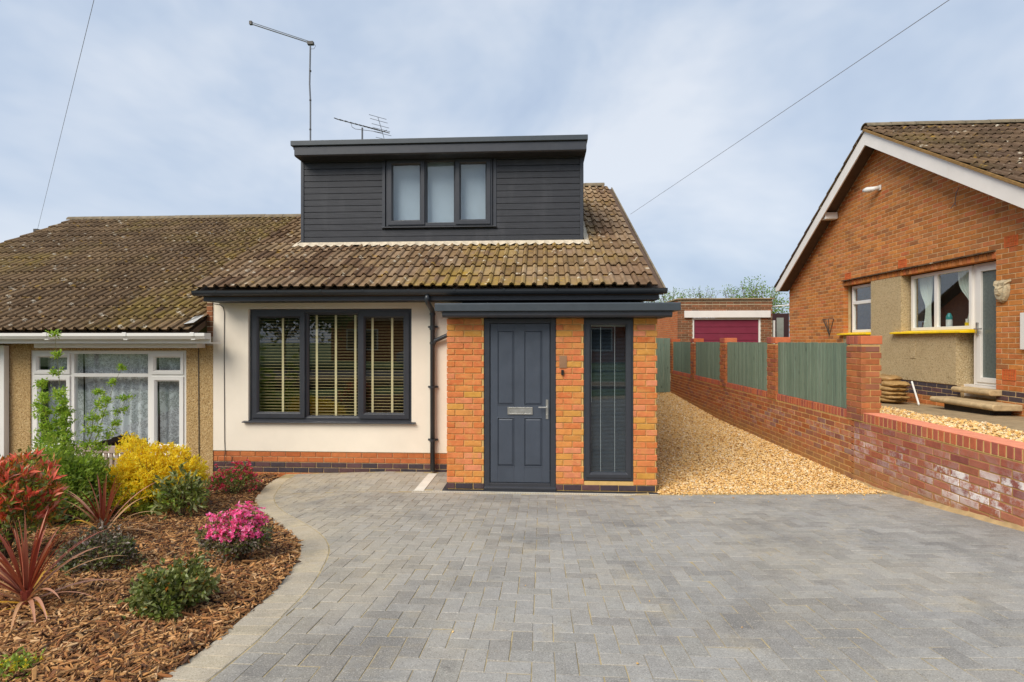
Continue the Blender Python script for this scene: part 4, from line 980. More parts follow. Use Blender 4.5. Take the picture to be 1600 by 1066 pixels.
# ================================================================== GROUND RIGHT OF THE WALL
def TZ(x, y): return .83-.03*(y-7.7) if y > 5 else .91
ts = ground_sheet('terrace', [4.19, 4.8, 5.2, 5.6, 6.0, 6.58], [1.5] + list(np.arange(2, 17.1, 1.0)), m_concrete, 0, fn=lambda x, y: TZ(x, y) - (.05 if x < 5.3 and y < 9 else 0))
MB().box(4.18, 20, 16.9, 30, .3, .55).build('rear_yard', m_concrete, None, kind='structure')
MB().box(4.4, 20, -3, 5.9, .3, .70).build('front_garden', m_lawn, None, kind='structure')
gravel('terrace_gravel', 9000, (4.2, 5.75), (3.0, 10.0), lambda a, b: TZ(a, b)-.015, lambda a, b: a < 4.95+.35*math.exp(-((b-6.8)/2.5)**2)+.08*math.sin(b*3)+.16*max(0, b-6), size=(.009, .017), power=1.0)

# ================================================================== BUNGALOW (right)
bg_ = thing('bungalow', (7.5, 9.5, .8), 'orange brick bungalow on the right with white bargeboards and yellow window sills', 'house')
BX = 6.57; Y0, Y1 = 6.75, 14.52; APY, APZ = 10.62, 5.83
def gtop(y): return APZ - .640*abs(y-APY)
op = (8.076, 11.967, .9, 3.06)     # the whole recess under the long lintel
mb = MB()
holes = [(op[0]-.004, op[1]+.004, .6, op[3]+.004)]
slab_holes(mb, 'y', BX+.005, -1, .155, Y0+.01, Y1-.01, .5, 3.2, holes)
mb.prism([(Y0+.01, 3.2), (Y1-.01, 3.2), (Y1-.01, gtop(Y1)), (APY, APZ), (Y0+.01, gtop(Y0))], BX+.005, BX+.160)
bwall = mb.build('gable_wall', m_mort_w, bg_)
def bmat(b): return m_bluebrick if 1.0 < b[2] < 1.14 else m_bungbrick
rows = lay_bricks(Y0, Y1, .565, 5.8, [(op[0], op[1], .5, op[3]+.105)], skip=lambda u, z: z > gtop(u)-.03)
rows = [b for b in rows if b[3] > .72]
rows2 = [b for b in rows]
put_bricks(rows2, BX, 'y', -1, bmat, bwall, limit=300, keyfn=lambda b: b[0] + (4 if b[0] < 7.4 else 0) - .0*b[2])
# plinth bricks below the pebbledash
rows = lay_bricks(8.80, op[1], .640, 1.165, u_start=8.80); rows = [b for b in rows if b[3] > .72]
def b2mat(b): return m_bluebrick if .98 < b[2] < 1.10 or .90 < b[2] < .98 else m_bungbrick
put_bricks(rows, BX+.006, 'y', -1, b2mat, bwall, name='plinth_brick', D=.05, limit=120)
MB().box(BX+.012, BX+.15, 8.805, op[1], .5, 1.166).box(BX+.10, BX+.25, 8.08, 8.804, .5, 1.0).build('plinth_core', m_mort_w, bg_)
# front wall and roof
MB().box(BX+.162, 15, Y0, Y0+.15, .5, gtop(Y0)-.02).build('front_wall', m_bungbrick, bg_)
MB().box(BX+.15, 15, Y1-.16, Y1-.01, .5, 3.3).build('rear_wall', m_bungbrick, bg_)
# recess back wall, windows, pebbledash
RX = BX+.115
pd = MB()
slab_holes(pd, 'y', BX-.004, -1, .30, 8.814, op[1], 1.168, 1.985, [(10.108, 10.997, 1.0, 2.5)])
pd.box(BX-.004, BX+.296, 10.108, 10.997, 1.168, 3.055)
pd.build('pebbledash_panel', m_pdash2, bg_)
MB().box(BX-.012, BX-.0045, 9.72, 9.86, 1.56, 1.86).build('patch', m_pdash2, bg_, bevel=.004)
for (a, b, nm) in ((8.62, 10.30, 'window_sill'), (11.0, 12.08, 'window_sill')):
    MB().prism([(BX-.085, 1.995), (BX-.085, 2.022), (BX+.10, 2.05), (BX+.10, 1.995)], a, b, 'y').build(nm, m_yellow, bg_, bevel=.006, label=None) if False else MB().add([(BX-.085, a, 1.992), (BX-.085, b, 1.992), (BX-.085, b, 2.022), (BX-.085, a, 2.022), (BX+.14, a, 1.992), (BX+.14, b, 1.992), (BX+.14, b, 2.05), (BX+.14, a, 2.05)], [(0,1,2,3),(4,7,6,5),(0,4,5,1),(3,2,6,7),(0,3,7,4),(1,5,6,2)]).build(nm, m_yellow, bg_, bevel=.006)
def bwin(y0, y1, z0, z1, muls, transom=None, name='window'):
    f = MB(); frameY(f, y0, y1, z0, z1, RX, RX+.06, .055)
    for my in muls: f.box(RX+.002, RX+.058, my-.035, my+.035, z0+.05, z1-.05)
    if transom: f.box(RX+.001, RX+.058, y0+.05, y1-.05, transom-.035, transom+.035)
    o = f.build(name, m_white, bg_, bevel=.004); MB().box(RX+.03, RX+.034, y0+.05, y1-.05, z0+.05, z1-.05).build('pane', m_glass, o); return o
bwin(8.66, 10.02, 2.05, 3.04, [9.42]); 
bwin(11.02, 11.86, 2.05, 3.04, [], 2.68)
f = MB(); frameY(f, 8.085, 8.63, 1.19, 3.05, RX+.03, RX+.09, .05); frameY(f, 8.135, 8.58, 1.235, 3.0, RX+.012, RX+.07, .075)
bdoor = f.build('door', m_white, bg_, bevel=.004, label='white door glazed with frosted glass')
MB().box(RX+.045, RX+.049, 8.20, 8.51, 1.30, 2.93).build('pane', simple('frosted_glass', H('626c68'), .12, var=.15, nscale=30, bump=.3, bscale=120), bdoor)
MB().box(RX-.02, RX+.011, 8.535, 8.56, 1.95, 2.15).box(RX-.05, RX-.02, 8.44, 8.56, 2.04, 2.06).build('handle', m_steel, bdoor, bevel=.002)
MB().box(RX+.035, RX+.10, 8.632, 8.66, 1.19, 3.05).box(RX+.0, RX+.2, 8.08, 8.82, 1.0, 1.185).build('door_sill', m_whitepaint, bg_)
MB().box(BX+.60, BX+.62, 8.0, 12.0, .8, 3.2).box(BX+.3, BX+.6, 10.0, 10.1, 1.2, 3.1).build('room', m_darkroom, bg_)
# soldier lintel and tile creasing
sol = []; a, b = op[0]-.0, op[1]+.0; n = int((b-a)/.075)
for i in range(n): u = a+(b-a)*i/n; sol.append((u+.004, u+(b-a)/n-.005, op[3], op[3]+.098, 0))
put_bricks(sol, BX-.006, 'y', -1, m_bungbrick, bwall, name='lintel_brick', D=.14)
MB().box(BX+.02, BX+.3, op[0], op[1], op[3]+.002, op[3]+.1).build('lintel_core', m_soffit, bg_)
n = int((b-a)/.165)
for i in range(n): u = a+(b-a)*i/n; MB().box(BX-.05, BX+.02, u+.004, u+(b-a)/n-.004, op[3]+.102, op[3]+.122).build('creasing_tile', m_tile3, bwall) if i < 300 else None
for (y, z) in ((7.824, 3.264), (10.073, 3.278), (11.797, 3.254), (7.86, 1.388)):
    ab = MB(); hh, ww = .075, .108
    frameY(ab, y-ww, y+ww, z-hh, z+hh, BX-.006, BX+.02, .012)
    for k in range(1, 8): ab.box(BX-.004, BX+.01, y-ww+k*.027-.004, y-ww+k*.027+.004, z-hh+.01, z+hh-.01)
    for k in range(1, 4): ab.box(BX-.003, BX+.01, y-ww+.01, y+ww-.01, z-hh+k*.0375-.004, z-hh+k*.0375+.004)
    ab.box(BX+.004, BX+.012, y-ww+.01, y+ww-.01, z-hh+.01, z+hh-.01)
    ab.build('airbrick', m_terracotta, bg_)
MB().box(BX-.05, BX-.004, 7.55, 7.63, 1.75, 2.25).build('meter_box', m_white, bg_, bevel=.003)
# bargeboards and roof
def barge(y0, z0, y1, z1, w, x0=6.25, x1=6.275):
    return MB().prism([(y0, z0), (y1, z1), (y1, z1-w), (y0, z0-w)], x0, x1)
AY, AZ = 10.66, 5.965
br = bg_
zl = AZ - .672*(14.59-AY); zr = AZ - .612*(AY-6.1)
MB().prism([(AY, AZ-.04), (14.59, zl-.04), (14.59, zl-.13), (14.40, zl-.13), (AY, AZ-.30)], 6.25, 6.275).build('bargeboard', m_whitepaint, br)
MB().prism([(AY-.002, AZ-.04), (8.55, AZ-.04-.612*(AY-8.55)), (8.55, AZ-.30-.612*(AY-8.55)), (AY-.002, AZ-.30)], 6.25, 6.275).build('bargeboard', m_whitepaint, br)
MB().prism([(8.546, AZ-.04-.612*(AY-8.546)), (6.1, zr-.04), (6.1, zr-.30), (8.546, AZ-.30-.612*(AY-8.546))], 6.25, 6.275).build('bargeboard', m_whitepaint, br)
MB().prism([(AY, AZ-.12), (14.55, zl-.12), (14.55, zl-.14), (AY, AZ-.14)], 6.276, BX-.002).prism([(AY, AZ-.12), (6.12, zr-.12), (6.12, zr-.14), (AY, AZ-.14)], 6.276, BX-.002).build('soffit', m_soffit, br)
MB().box(6.30, BX-.004, 12.18, 12.34, AZ-.14-.672*1.6-.17, AZ-.14-.672*1.6-.02).build('soffit_box_light', m_white, br, bevel=.01)  # small white box light under the gable soffit
broof = MB().prism([(6.12, zr-.02), (AY, AZ-.02), (14.57, zl-.02), (14.57, zl-.1), (AY, AZ-.1), (6.12, zr-.1)], 6.28, 15).build('roof', m_soffit, bg_)
lay_tiles(6.24, 14.6, 6.08, zr-.01, AY, AZ-.0, m_tile3, broof, gauge=.33, key=lambda t: t[0]+.3*abs(t[1]-8))
rb_ = []
for i in range(12):
    y = 14.60-(i)*(14.60-AY)/12; z = zl+(i)*(AZ-zl)/12
    MB().prism([(y+.03, z-.03), (y+.03, z+.012), (y-.36, z+.225+.02), (y-.36, z+.225-.012)], 6.225, 6.8).build('verge_tile', m_tile3, broof)
ridge_tiles(6.24, 14.5, AY, AZ+.03, broof, m_ridge)
MB().prism([(6.08, zr-.03), (AY, AZ-.03), (AY, AZ+.015), (6.08, zr+.015)], 6.215, 6.245).build('verge_mortar', simple('verge_mortar_mat', H('8a6a3c'), .95, var=.3, nscale=18, bump=.6), broof)
# steps
def rounded_step(y0, y1, x0, x1, z0, z1, label):
    r = (z1-z0)/2; pts = []
    n = 10
    for i in range(n+1): a = math.pi/2+math.pi*i/n; pts.append((x0+r+math.cos(a)*r, (z0+z1)/2+math.sin(a)*r))
    pts += [(x1, z0), (x1, z1)]
    mb = MB(); mb.prism(pts, y0, y1, 'y'); o = mb.build('stone_step', m_stone, None, bevel=.012, smooth=False)
    return props(o, label, 'step')
rounded_step(7.98, 8.70, BX-.17, BX+.10, 1.075, 1.155, 'upper stone doorstep with rounded nosing directly under the white bungalow door')
rounded_step(7.62, 8.80, BX-.42, BX-.016, .905, .99, 'longer lower stone step with rounded edge on the concrete below the bungalow door')
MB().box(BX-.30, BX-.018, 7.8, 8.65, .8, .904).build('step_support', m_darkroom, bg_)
# sacks
def sack(y, z, x, L_, W_, Hh, rot, white, label, seed):
    n, mseg = 15, 16; V = []; q = random.Random(seed)
    for i in range(n):
        u = i/(n-1)*2-1; w = max(.03, 1-abs(u)**5)
        for k in range(mseg):
            a = 2*math.pi*k/mseg; ca, sa = math.cos(a), math.sin(a)
            yy = u*L_/2; xx = ca*W_/2*(.55+.45*w)*(1+.05*math.sin(9*u+seed)); zz = (abs(sa)**.7)*(1 if sa > 0 else -1)*Hh/2*w*(1+.12*math.sin(7*u+k+seed))
            V.append((xx, yy, zz+.006*math.sin(13*u+k*1.7)))
    F = [(i*mseg+k, i*mseg+(k+1) % mseg, (i+1)*mseg+(k+1) % mseg, (i+1)*mseg+k) for i in range(n-1) for k in range(mseg)]
    F += []
    o = link('sack', mesh_np('sack', V, F, white, smooth=True)); o.location = (x, y, z); o.rotation_euler = (0, 0, rot); return props(o, label, 'sack', 'sacks stacked against the bungalow')
def sackmat():
    t = NT('sack_plastic'); P = t.pos(); f = t.noise(P, 6, 2, .5); z = t.n('ShaderNodeSeparateXYZ'); t.l(P, z.inputs[0])
    c = t.mix(t.rng(t.math('ADD', z.outputs[1], t.math('MULTIPLY', f, .2)), 9.80, 9.86), H('b08c58'), H('e0dad0')); c = t.mix(t.rng(t.noise(P, 14, 4), .5, .7, 0, .5), c, H('5c4a30'))
    t.pbsdf(c, .45, 0, .4, t.bump(t.noise(P, 25, 4, .6), .8, .02)); return t.m
m_sack = sackmat(); m_sackb = simple('brown_sack', H('a07e50'), .5, var=.4, nscale=9, bump=.6, bscale=30)
zz = .80
for i, (lab, h_) in enumerate([('flat dusty sack at the very bottom of the stack by the bungalow wall', .07), ('second sack from the bottom of the stack by the bungalow wall', .065), ('third sack from the bottom of the stack by the bungalow wall', .075), ('fourth sack up, with its white side showing, in the bungalow stack', .085), ('fifth sack up, just below the crumpled top one', .09)]):
    sack(9.78+rnd.uniform(-.05, .05), zz+h_/2, 6.14+rnd.uniform(-.03, .03), .74, .38, h_*1.35, rnd.uniform(-.14, .14), m_sack, lab, i); zz += h_*.92
sack(9.85, zz+.05, 6.12, .50, .36, .12, .3, m_sackb, 'crumpled brown sack lying on top of the stack by the bungalow wall', 9)
st = MB().tube([(6.28, 9.22, .80), (6.50, 9.72, 1.15)], .015, 8).build('plastic_pipe', m_white, None); props(st, 'thin white plastic pipe leaning beside the stacked sacks', 'pipe')
# gable security lamp, wall plaque, sconce
sl_t = thing('security_lamp', (BX-.02, 10.716, 4.84), 'small white security lamp fixed high on the bungalow gable', 'lamp')
MB().box(BX-.03, BX-.002, 10.66, 10.76, 4.79, 4.89).build('base', m_white, sl_t, bevel=.01)
MB().tube([(BX-.02, 10.70, 4.85), (BX-.10, 10.74, 4.83), (BX-.17, 10.84, 4.84), (BX-.19, 10.92, 4.85)], [.035, .05, .055, .03], 12).build('lamp_head', m_white, sl_t, smooth=True)
pqm = simple('weathered_plaque', H('b8a888'), .9, var=.3, nscale=40, bump=.9, bscale=60, dirt=.5)
V = []; F = []; outl = [(0, -.17), (.05, -.15), (.09, -.09), (.11, -.02), (.115, .05), (.10, .10), (.13, .13), (.12, .165), (.06, .15), (0, .165), (-.06, .15), (-.12, .165), (-.13, .13), (-.10, .10), (-.115, .05), (-.11, -.02), (-.09, -.09), (-.05, -.15)]
rings = [(1, 0), (.92, .03), (.7, .055), (.45, .05), (.25, .085)]
for s_, d in rings:
    for k, (u, w) in enumerate(outl): V.append((BX-.003-d-rnd.uniform(0, .012)*(d > 0), 7.948+u*s_, 2.576+w*s_))
n = len(outl)
for i in range(len(rings)-1):
    for k in range(n): F.append((i*n+k, i*n+(k+1) % n, (i+1)*n+(k+1) % n, (i+1)*n+k))
F.append(tuple((len(rings)-1)*n+k for k in range(n)))
o = MB().add(V, F).build('wall_plaque', pqm, None); props(o, 'weathered pale stone plaque moulded in relief on the brick wall beside the glazed door', 'plaque')
sc = thing('wall_sconce', (BX-.02, 12.507, 2.28), 'black iron pointed wall basket holder mounted on the bungalow brickwork', 'wall basket')
s_ = MB()
for k in range(5):
    a = math.pi*k/4; s_.tube([(BX-.01-.13*math.sin(a), 12.507+.17*math.cos(a), 2.36), (BX-.01-.06*math.sin(a), 12.507+.07*math.cos(a), 2.17), (BX-.02, 12.507, 1.99)], .007, 6)
s_.build('basket_bars', m_cable, sc)
MB().tube([(BX-.01-.13*math.sin(math.pi*k/8), 12.507+.17*math.cos(math.pi*k/8), 2.36) for k in range(9)], .008, 6).build('basket_rim', m_cable, sc)
# bungalow curtains, bottles
def sheer(y0, y1, yt0, yt1, z0, z1, ztie, x, label):
    V = []; F = []; n, rows = 30, 16
    for i in range(n+1):
        for j in range(rows+1):
            q = j/rows; z = z1+(z0-z1)*q; k = math.exp(-((z-ztie)/.22)**2) if z > ztie else math.exp(-((z-ztie)/.5)**2)
            a = y0*(1-k)+yt0*k; b = y1*(1-k)+yt1*k; y = a+(b-a)*i/n; V.append((x+.02*math.sin(i*1.3), y, z))
    for i in range(n):
        for j in range(rows): a = i*(rows+1)+j; F.append((a, a+1, a+rows+2, a+rows+1))
    props(link('sheer_curtain', mesh_np('sheer_curtain', V, F, m_sheer, smooth=True)), label, 'curtain', 'sheer curtains tied back in the bungalow window')
sheer(9.68, 10.0, 9.72, 9.84, 2.08, 3.02, 2.45, RX+.14, 'sheer white curtain tied back at the left side of the bungalow window')
sheer(8.72, 9.12, 8.74, 8.86, 2.08, 3.02, 2.45, RX+.14, 'sheer white curtain tied back at the right side of the bungalow window')
def bottle(y, col, h, label):
    t = thing('bottle', (RX+.10, y, 2.09), label, 'bottle'); MB().tube([(RX+.10, y, 2.09), (RX+.10, y, 2.09+h*.55)], .045, 12).build('body', simple('bottle_white', H('d8dcd8'), .3), t, smooth=False)
    MB().tube([(RX+.10, y, 2.09+h*.551), (RX+.10, y, 2.09+h*.75), (RX+.10, y, 2.09+h*.9), (RX+.10, y, 2.09+h)], [.045, .045, .03, .02], 12).build('cap', col, t)
bottle(9.25, simple('teal_plastic', H('1c8c8c'), .35), .24, 'white and teal plastic bottle standing on the bungalow window ledge')
t = thing('bottle', (RX+.1, 8.85, 2.09), 'tiny yellow and white pot at the right end of the bungalow window ledge', 'bottle'); MB().tube([(RX+.1, 8.86, 2.09), (RX+.1, 8.86, 2.16)], .04, 10).build('body', m_yellow, t)
MB().tube([(RX+.1, 8.88, 2.161), (RX+.1, 8.88, 2.22)], .018, 8).build('cap', m_white, t)
# telephone line hook on the gable
hk = MB().tube([(BX-.01, 8.75, 4.28), (BX-.04, 8.76, 4.2), (BX-.03, 8.80, 4.05), (BX-.06, 8.74, 4.0)], .006, 6).tube([(BX-.03, 8.80, 4.05), (BX-.05, 8.86, 3.98)], .006, 6).build('cable_hook', m_grey_al, bg_)

# ================================================================== GARAGE, door, shrubs behind
ga = thing('garage', (6.0, 18.2, .8), 'flat-roofed brown brick garage with maroon door at the end of the drive', 'garage')
GX0, GX1, GY = 4.552, 7.611, 18.0
mb = MB(); slab_holes(mb, 'x', GY+.008, -1, .15, GX0+.008, GX1-.008, .4, 3.24, [(5.02, 7.235, .3, 2.80)]); mb.box(GX0+.008, GX0+.15, GY+.16, 23.4, .4, 3.24); mb.box(GX1-.15, GX1-.008, GY+.16, 23.4, .4, 3.24)
mb.build('garage_wall', m_mort_g, ga)
gb = lay_bricks(GX0, GX1, 1.5, 3.24, [(5.02, 7.235, .3, 2.80), (GX0, GX1, 3.09, 3.17)])
put_bricks(gb, GY, 'x', -1, m_garbrick, ga, limit=0)
sol = [(GX0+i*.0755, GX0+i*.0755+.065, 2.98, 3.085, 0) for i in range(40)]
put_bricks([(a, b, 3.10-.0, 3.165, 0) for a, b, _, _, _ in lay_bricks(GX0, GX1, 3.0, 3.07)], GY, 'x', -1, m_garbrick, ga, limit=0, stuff='top_course')
put_bricks(lay_bricks(GY+.1, 23.4, 1.5, 3.24), GX0, 'y', -1, m_redbrick, ga, limit=0, stuff='side_brickwork')
MB().box(GX0-.05, GX1+.05, GY-.06, 23.5, 3.245, 3.285).build('flat_roof', m_concrete, ga, bevel=.005)
MB().box(4.741, 7.529, GY-.07, GY-.004, 2.64, 2.868).build('lintel_board', m_whitepaint, ga, bevel=.006)
fr = MB(); frame(fr, 5.02, 7.235, .5, 2.63, GY+.02, GY+.09, .055); fr.build('door_frame', m_white, ga, bevel=.004)
gd = MB().box(5.075, 7.18, GY+.07, GY+.09, .55, 2.575).build('garage_door', m_maroon, ga)
for k in range(9): MB().box(5.08, 7.175, GY+.055, GY+.069, .56+k*.222, .56+k*.222+.208).build('door_panel', m_maroon, gd, bevel=.005)
sh = thing('side_door', (8.7, 20, .7), 'dark brown door with a pale glazed panel seen between the garage and bungalow', 'door')
MB().box(8.42, 9.05, 20.0, 20.1, .5, 2.88).build('door_leaf', m_darkwood, sh, bevel=.006)
MB().box(8.60, 8.85, 19.985, 19.998, 1.3, 2.72).build('glazed_panel', simple('pale_panel', H('8c9088'), .4), sh)
MB().box(7.68, 7.74, 18.1, 18.2, .5, 2.55).build('drainpipe', m_white, ga)
MB().tube([(7.66, 18.3, 3.02), (8.7, 18.4, 3.10)], .022, 8).build('waste_pipe', m_white, ga)

# ================================================================== aerials and wires
ma = thing('antenna_mast', (-5.516, 12.4, 4.85), 'tall thin mast with a long tilted radio aerial rising behind the dormer', 'aerial')
MB().tube([(-5.516, 12.4, 4.8), (-5.516, 12.4, 7.6), (-5.535, 12.4, 8.0), (-5.516, 12.4, 8.98)], .020, 8).build('mast', m_grey_al, ma)
for z in (6.2, 6.9, 7.6, 8.3): MB().tube([(-5.518, 12.4, z), (-5.518, 12.4, z+.03)], .026, 8).build('clamp', m_cable, ma)
MB().tube([(-5.45, 12.4, 8.955), (-6.98, 12.4, 9.49)], .013, 6).tube([(-5.48, 12.4, 9.00), (-6.96, 12.4, 9.525)], .008, 6).build('boom', m_grey_al, ma)
MB().box(-5.58, -5.44, 12.36, 12.44, 8.94, 9.01).box(-7.01, -6.95, 12.37, 12.43, 9.47, 9.55).build('head_clamp', m_cable, ma)
MB().tube([(-5.45, 12.38, 8.97), (-5.38, 12.38, 8.90), (-5.42, 12.38, 8.83), (-5.50, 12.38, 8.83)], .005, 5).build('loop_cable', m_cable, ma)
ya_ = thing('tv_aerial', (-4.256, 12.4, 5.2), 'spiky television aerial on a short pole just above the dormer roof', 'aerial')
MB().tube([(-4.256, 12.4, 5.1), (-4.256, 12.4, 6.93)], .022, 8).build('pole', m_grey_al, ya_)
a, b = Vector((-4.88, 12.4, 7.155)), Vector((-3.60, 12.4, 6.79)); bm_ = MB().tube([a, b], .012, 6).build('boom', m_grey_al, ya_)
el_ = MB(); dirv = (b-a)
for f_ in (.02, .12, .22, .32, .41, .49, .56, .62, .67, .72, .77, .81):
    p = a+dirv*f_; el_.tube([p+Vector((-.025, -.14, -.03)), p+Vector((.025, .14, .03))], .012, 5)
el_.build('director', m_cable, ya_)
rf = MB(); p = a+dirv*.86
rf.tube([p+Vector((-.10, 0, .33)), p, p+Vector((.06, 0, -.22))], .007, 5)
for k, z in enumerate((.33, .24, .12, .03, -.07, -.2)): q = p+Vector((-.10*z/.33, 0, z)); rf.tube([q+Vector((-.13, -.25, -.04)), q+Vector((.13, .25, .05))], .006, 5)
rf.build('reflector', m_grey_al, ya_)
MB().tube([(-4.52, 12.39, 7.04), (-4.50, 12.39, 6.95), (-4.42, 12.39, 6.9), (-4.0, 12.39, 6.84), (-3.8, 12.39, 6.80), (-3.66, 12.39, 6.86)], .006, 5).build('feed_cable', m_cable, ya_)
def wire(a, b, sag, label):
    a, b = Vector(a), Vector(b); pts = [a+(b-a)*(i/24)+Vector((0, 0, -sag*4*(i/24)*(1-i/24))) for i in range(25)]
    o = MB().tube(pts, .003, 5).build('overhead_wire', m_wire, None); props(o, label, 'wire')
wire((-12.40, 12.4, 4.56), (1.82, -.4, 7.24), .0, 'overhead wire dropping from the sky to the left end of the lower roof')
MB().box(-12.46, -12.36, 12.36, 12.44, 4.5, 4.62).build('wire_bracket', m_cable, nb)
wire((1.748, 10.6, 4.367), (4.12, -2.6, 4.283), .0, 'overhead wire crossing the sky down to the right edge of the main roof')

# ================================================================== PLANTS
def leaf_cloud(P, N, length, width, fold=.25, curl=.3):
    """P (n,3) bases, N (n,3) unit directions; leaf = 4 triangles-ish: two quads folded on the midrib"""
    n = len(P); up = npr.normal(size=(n, 3)); side_ = np.cross(N, up); side_ /= np.linalg.norm(side_, axis=1)[:, None]+1e-9; nrm = np.cross(side_, N)
    Ls = length[:, None]; Ws = width[:, None]
    b = P; mid = P+N*Ls*.5; tip = P+N*Ls-nrm*Ls*curl*.5; l = mid+side_*Ws*.5+nrm*Ws*fold; r = mid-side_*Ws*.5+nrm*Ws*fold; m_ = mid - nrm*Ws*.0
    V = np.stack([b, l, m_, r, tip], 1).reshape(-1, 3); F0 = np.array([(0, 2, 1), (0, 3, 2), (1, 2, 4), (2, 3, 4)])
    return V, (F0[None]+(np.arange(n)*5)[:, None, None]).reshape(-1, 3)
def rdir(n, up=0.3, base=None, spread=1.0):
    d = npr.normal(size=(n, 3))*spread
    if base is not None: d += base
    d[:, 2] += up; return d/(np.linalg.norm(d, axis=1)[:, None]+1e-9)
def tips_in(c, rad, n, flat=.0, shell=.55, lobes=5):
    """points filling an uneven dome"""
    d = npr.normal(size=(n*2, 3)); d[:, 2] = np.abs(d[:, 2])*1.0-.35; d /= np.linalg.norm(d, axis=1)[:, None]; d = d[:n]
    ph = npr.uniform(0, 6.28, lobes); k = 1+sum(.10*np.sin(d[:, 0]*(3+i)+d[:, 1]*(4-i*.7)+d[:, 2]*(2+i)+ph[i]) for i in range(lobes))
    rr = (shell+(1-shell)*npr.rand(n)**.6)*k
    p = d*rr[:, None]*np.array(rad)[None]+np.array(c)[None]; return p, d
def add_leaves(parent, name, mat, P, N, l, w, fold=.25, curl=.3, kind=None):
    n = len(P); V, F = leaf_cloud(P, N, npr.uniform(l*.65, l*1.25, n), npr.uniform(w*.7, w*1.2, n), fold, curl)
    V = V-np.array(wloc(parent)); return link(name, mesh_np(name, V, F, mat), parent)
def stems(parent, c, tips, k, r=.006, mat=None, bend=.3):
    mb = MB(); c = Vector(c)
    for i in npr.choice(len(tips), min(k, len(tips)), replace=False):
        t_ = Vector(tips[i]); m_ = (c+t_)/2 + Vector((rnd.uniform(-1, 1), rnd.uniform(-1, 1), 0))*.1*(t_-c).length + Vector((0, 0, bend*.2*(t_-c).length)); mb.tube([c+Vector((rnd.uniform(-.03, .03), rnd.uniform(-.03, .03), -.02)), m_, t_], [r, r*.75, r*.4], 5, False)
    mb.build('stem', mat or m_bark, parent)
def shrub(name, loc, rad, label, cat, specs, nst=26, ntips=300, per=8, r=.006, cz=.5, shell=.45, bark=None):
    X, Y = loc; z = G(X, Y); t = thing(name, (X, Y, z), label, cat); c = (X, Y, z+rad[2]*cz)
    T, D = tips_in(c, rad, ntips, shell=shell); keep = T[:, 2] > z+.02; T, D = T[keep], D[keep]
    stems(t, (X, Y, z), T, nst, r, bark)
    for (pn, mat, l, w, frac, lo, hi, up, spr) in specs:      # lo..hi: height band (0 bottom .. 1 top) of the tips that carry them
        h = (T[:, 2]-z)/(rad[2]*(1+cz)); sel = np.where((h >= lo) & (h <= hi))[0]
        if len(sel) == 0: continue
        idx = npr.choice(sel, int(len(sel)*per*frac)); P = T[idx]+npr.normal(size=(len(idx), 3))*l*.45; N = rdir(len(idx), up, D[idx]*.8, spr); P[:, 2] = np.maximum(P[:, 2], z+.005)
        add_leaves(t, pn, mat, P, N, l, w)
    return t, T, D
def blossoms(parent, T, n, mat, size=.03, petals=5, up=.35, per=4):
    idx = npr.choice(len(T[0]), n, replace=False); P0, D0 = T[0][idx], T[1][idx]; PP = []; NN = []
    for p, d in zip(P0, D0):
        for _ in range(per):
            q = p+npr.normal(size=3)*size*.9+d*size*.5; ax = d+npr.normal(size=3)*.45+np.array((0, -.3, up)); ax /= np.linalg.norm(ax); s_ = np.cross(ax, npr.normal(size=3)); s_ /= np.linalg.norm(s_); w = np.cross(ax, s_)
            for k in range(petals):
                a = 6.283*k/petals; v = s_*math.cos(a)+w*math.sin(a)+ax*.45; PP.append(q); NN.append(v/np.linalg.norm(v))
    PP, NN = np.array(PP), np.array(NN); return add_leaves(parent, 'blossom', mat, PP, NN, size, size*.75, .1, .1)

# golden spiraea
shrub('golden_shrub', (-4.16, 5.45), (.58, .36, .47), 'broad golden yellow shrub growing in front of the white neighbouring window', 'shrub',
      [('foliage', m_lf_yel, .034, .019, 1.0, .15, 2, .5, .7), ('foliage', m_lf_yg, .034, .02, .25, .0, .6, .5, .7), ('foliage', m_lf_green, .035, .02, .25, 0, .45, .3, .9)], ntips=1700, per=11, nst=90, r=.004, cz=.62)
shrub('leafy_shrub', (-3.60, 5.12), (.19, .17, .26), 'small dark green broad-leaved bush at the foot of the golden shrub', 'shrub',
      [('foliage', m_lf_dark, .085, .032, 1, 0, 2, .35, .8), ('foliage', m_lf_green, .075, .03, .35, .0, .6, .2, .8)], ntips=90, per=5, nst=14, cz=.75)
# green mass
shrub('green_shrub', (-4.72, 4.98), (.48, .32, .45), 'bushy fresh green leafy shrub between the red-tipped shrub and the purple spiky plant', 'shrub',
      [('foliage', m_lf_green, .055, .024, 1.0, .0, 2, .5, .7), ('foliage', m_lf_lime, .045, .02, .55, .5, 2, .6, .7), ('foliage', m_lf_dark, .05, .024, .35, 0, .5, .4, .8)], ntips=950, per=8, nst=70, r=.004, cz=.68)
# red-tipped photinia
t, T, D = shrub('red_tipped_shrub', (-4.02, 3.74), (.34, .30, .47), 'tall shrub with bright red and orange new leaves at the left edge', 'shrub',
      [('foliage', m_lf_dark, .06, .024, .45, 0, 2, .4, .8), ('foliage', m_lf_orange, .07, .02, .35, .3, 2, .6, .6), ('foliage', m_lf_green, .06, .022, .35, .0, .8, .5, .8)], ntips=330, per=8, nst=40, r=.005, cz=.72)
top = D[:, 2] > -.15; idx = npr.choice(np.where(top)[0], 95, replace=False); P = np.repeat(T[idx], 9, axis=0)+npr.normal(size=(95*9, 3))*.012; N = rdir(len(P), .75, np.repeat(D[idx], 9, axis=0)*.6, .55)
add_leaves(t, 'red_leaves', m_lf_red, P, N, .095, .026)
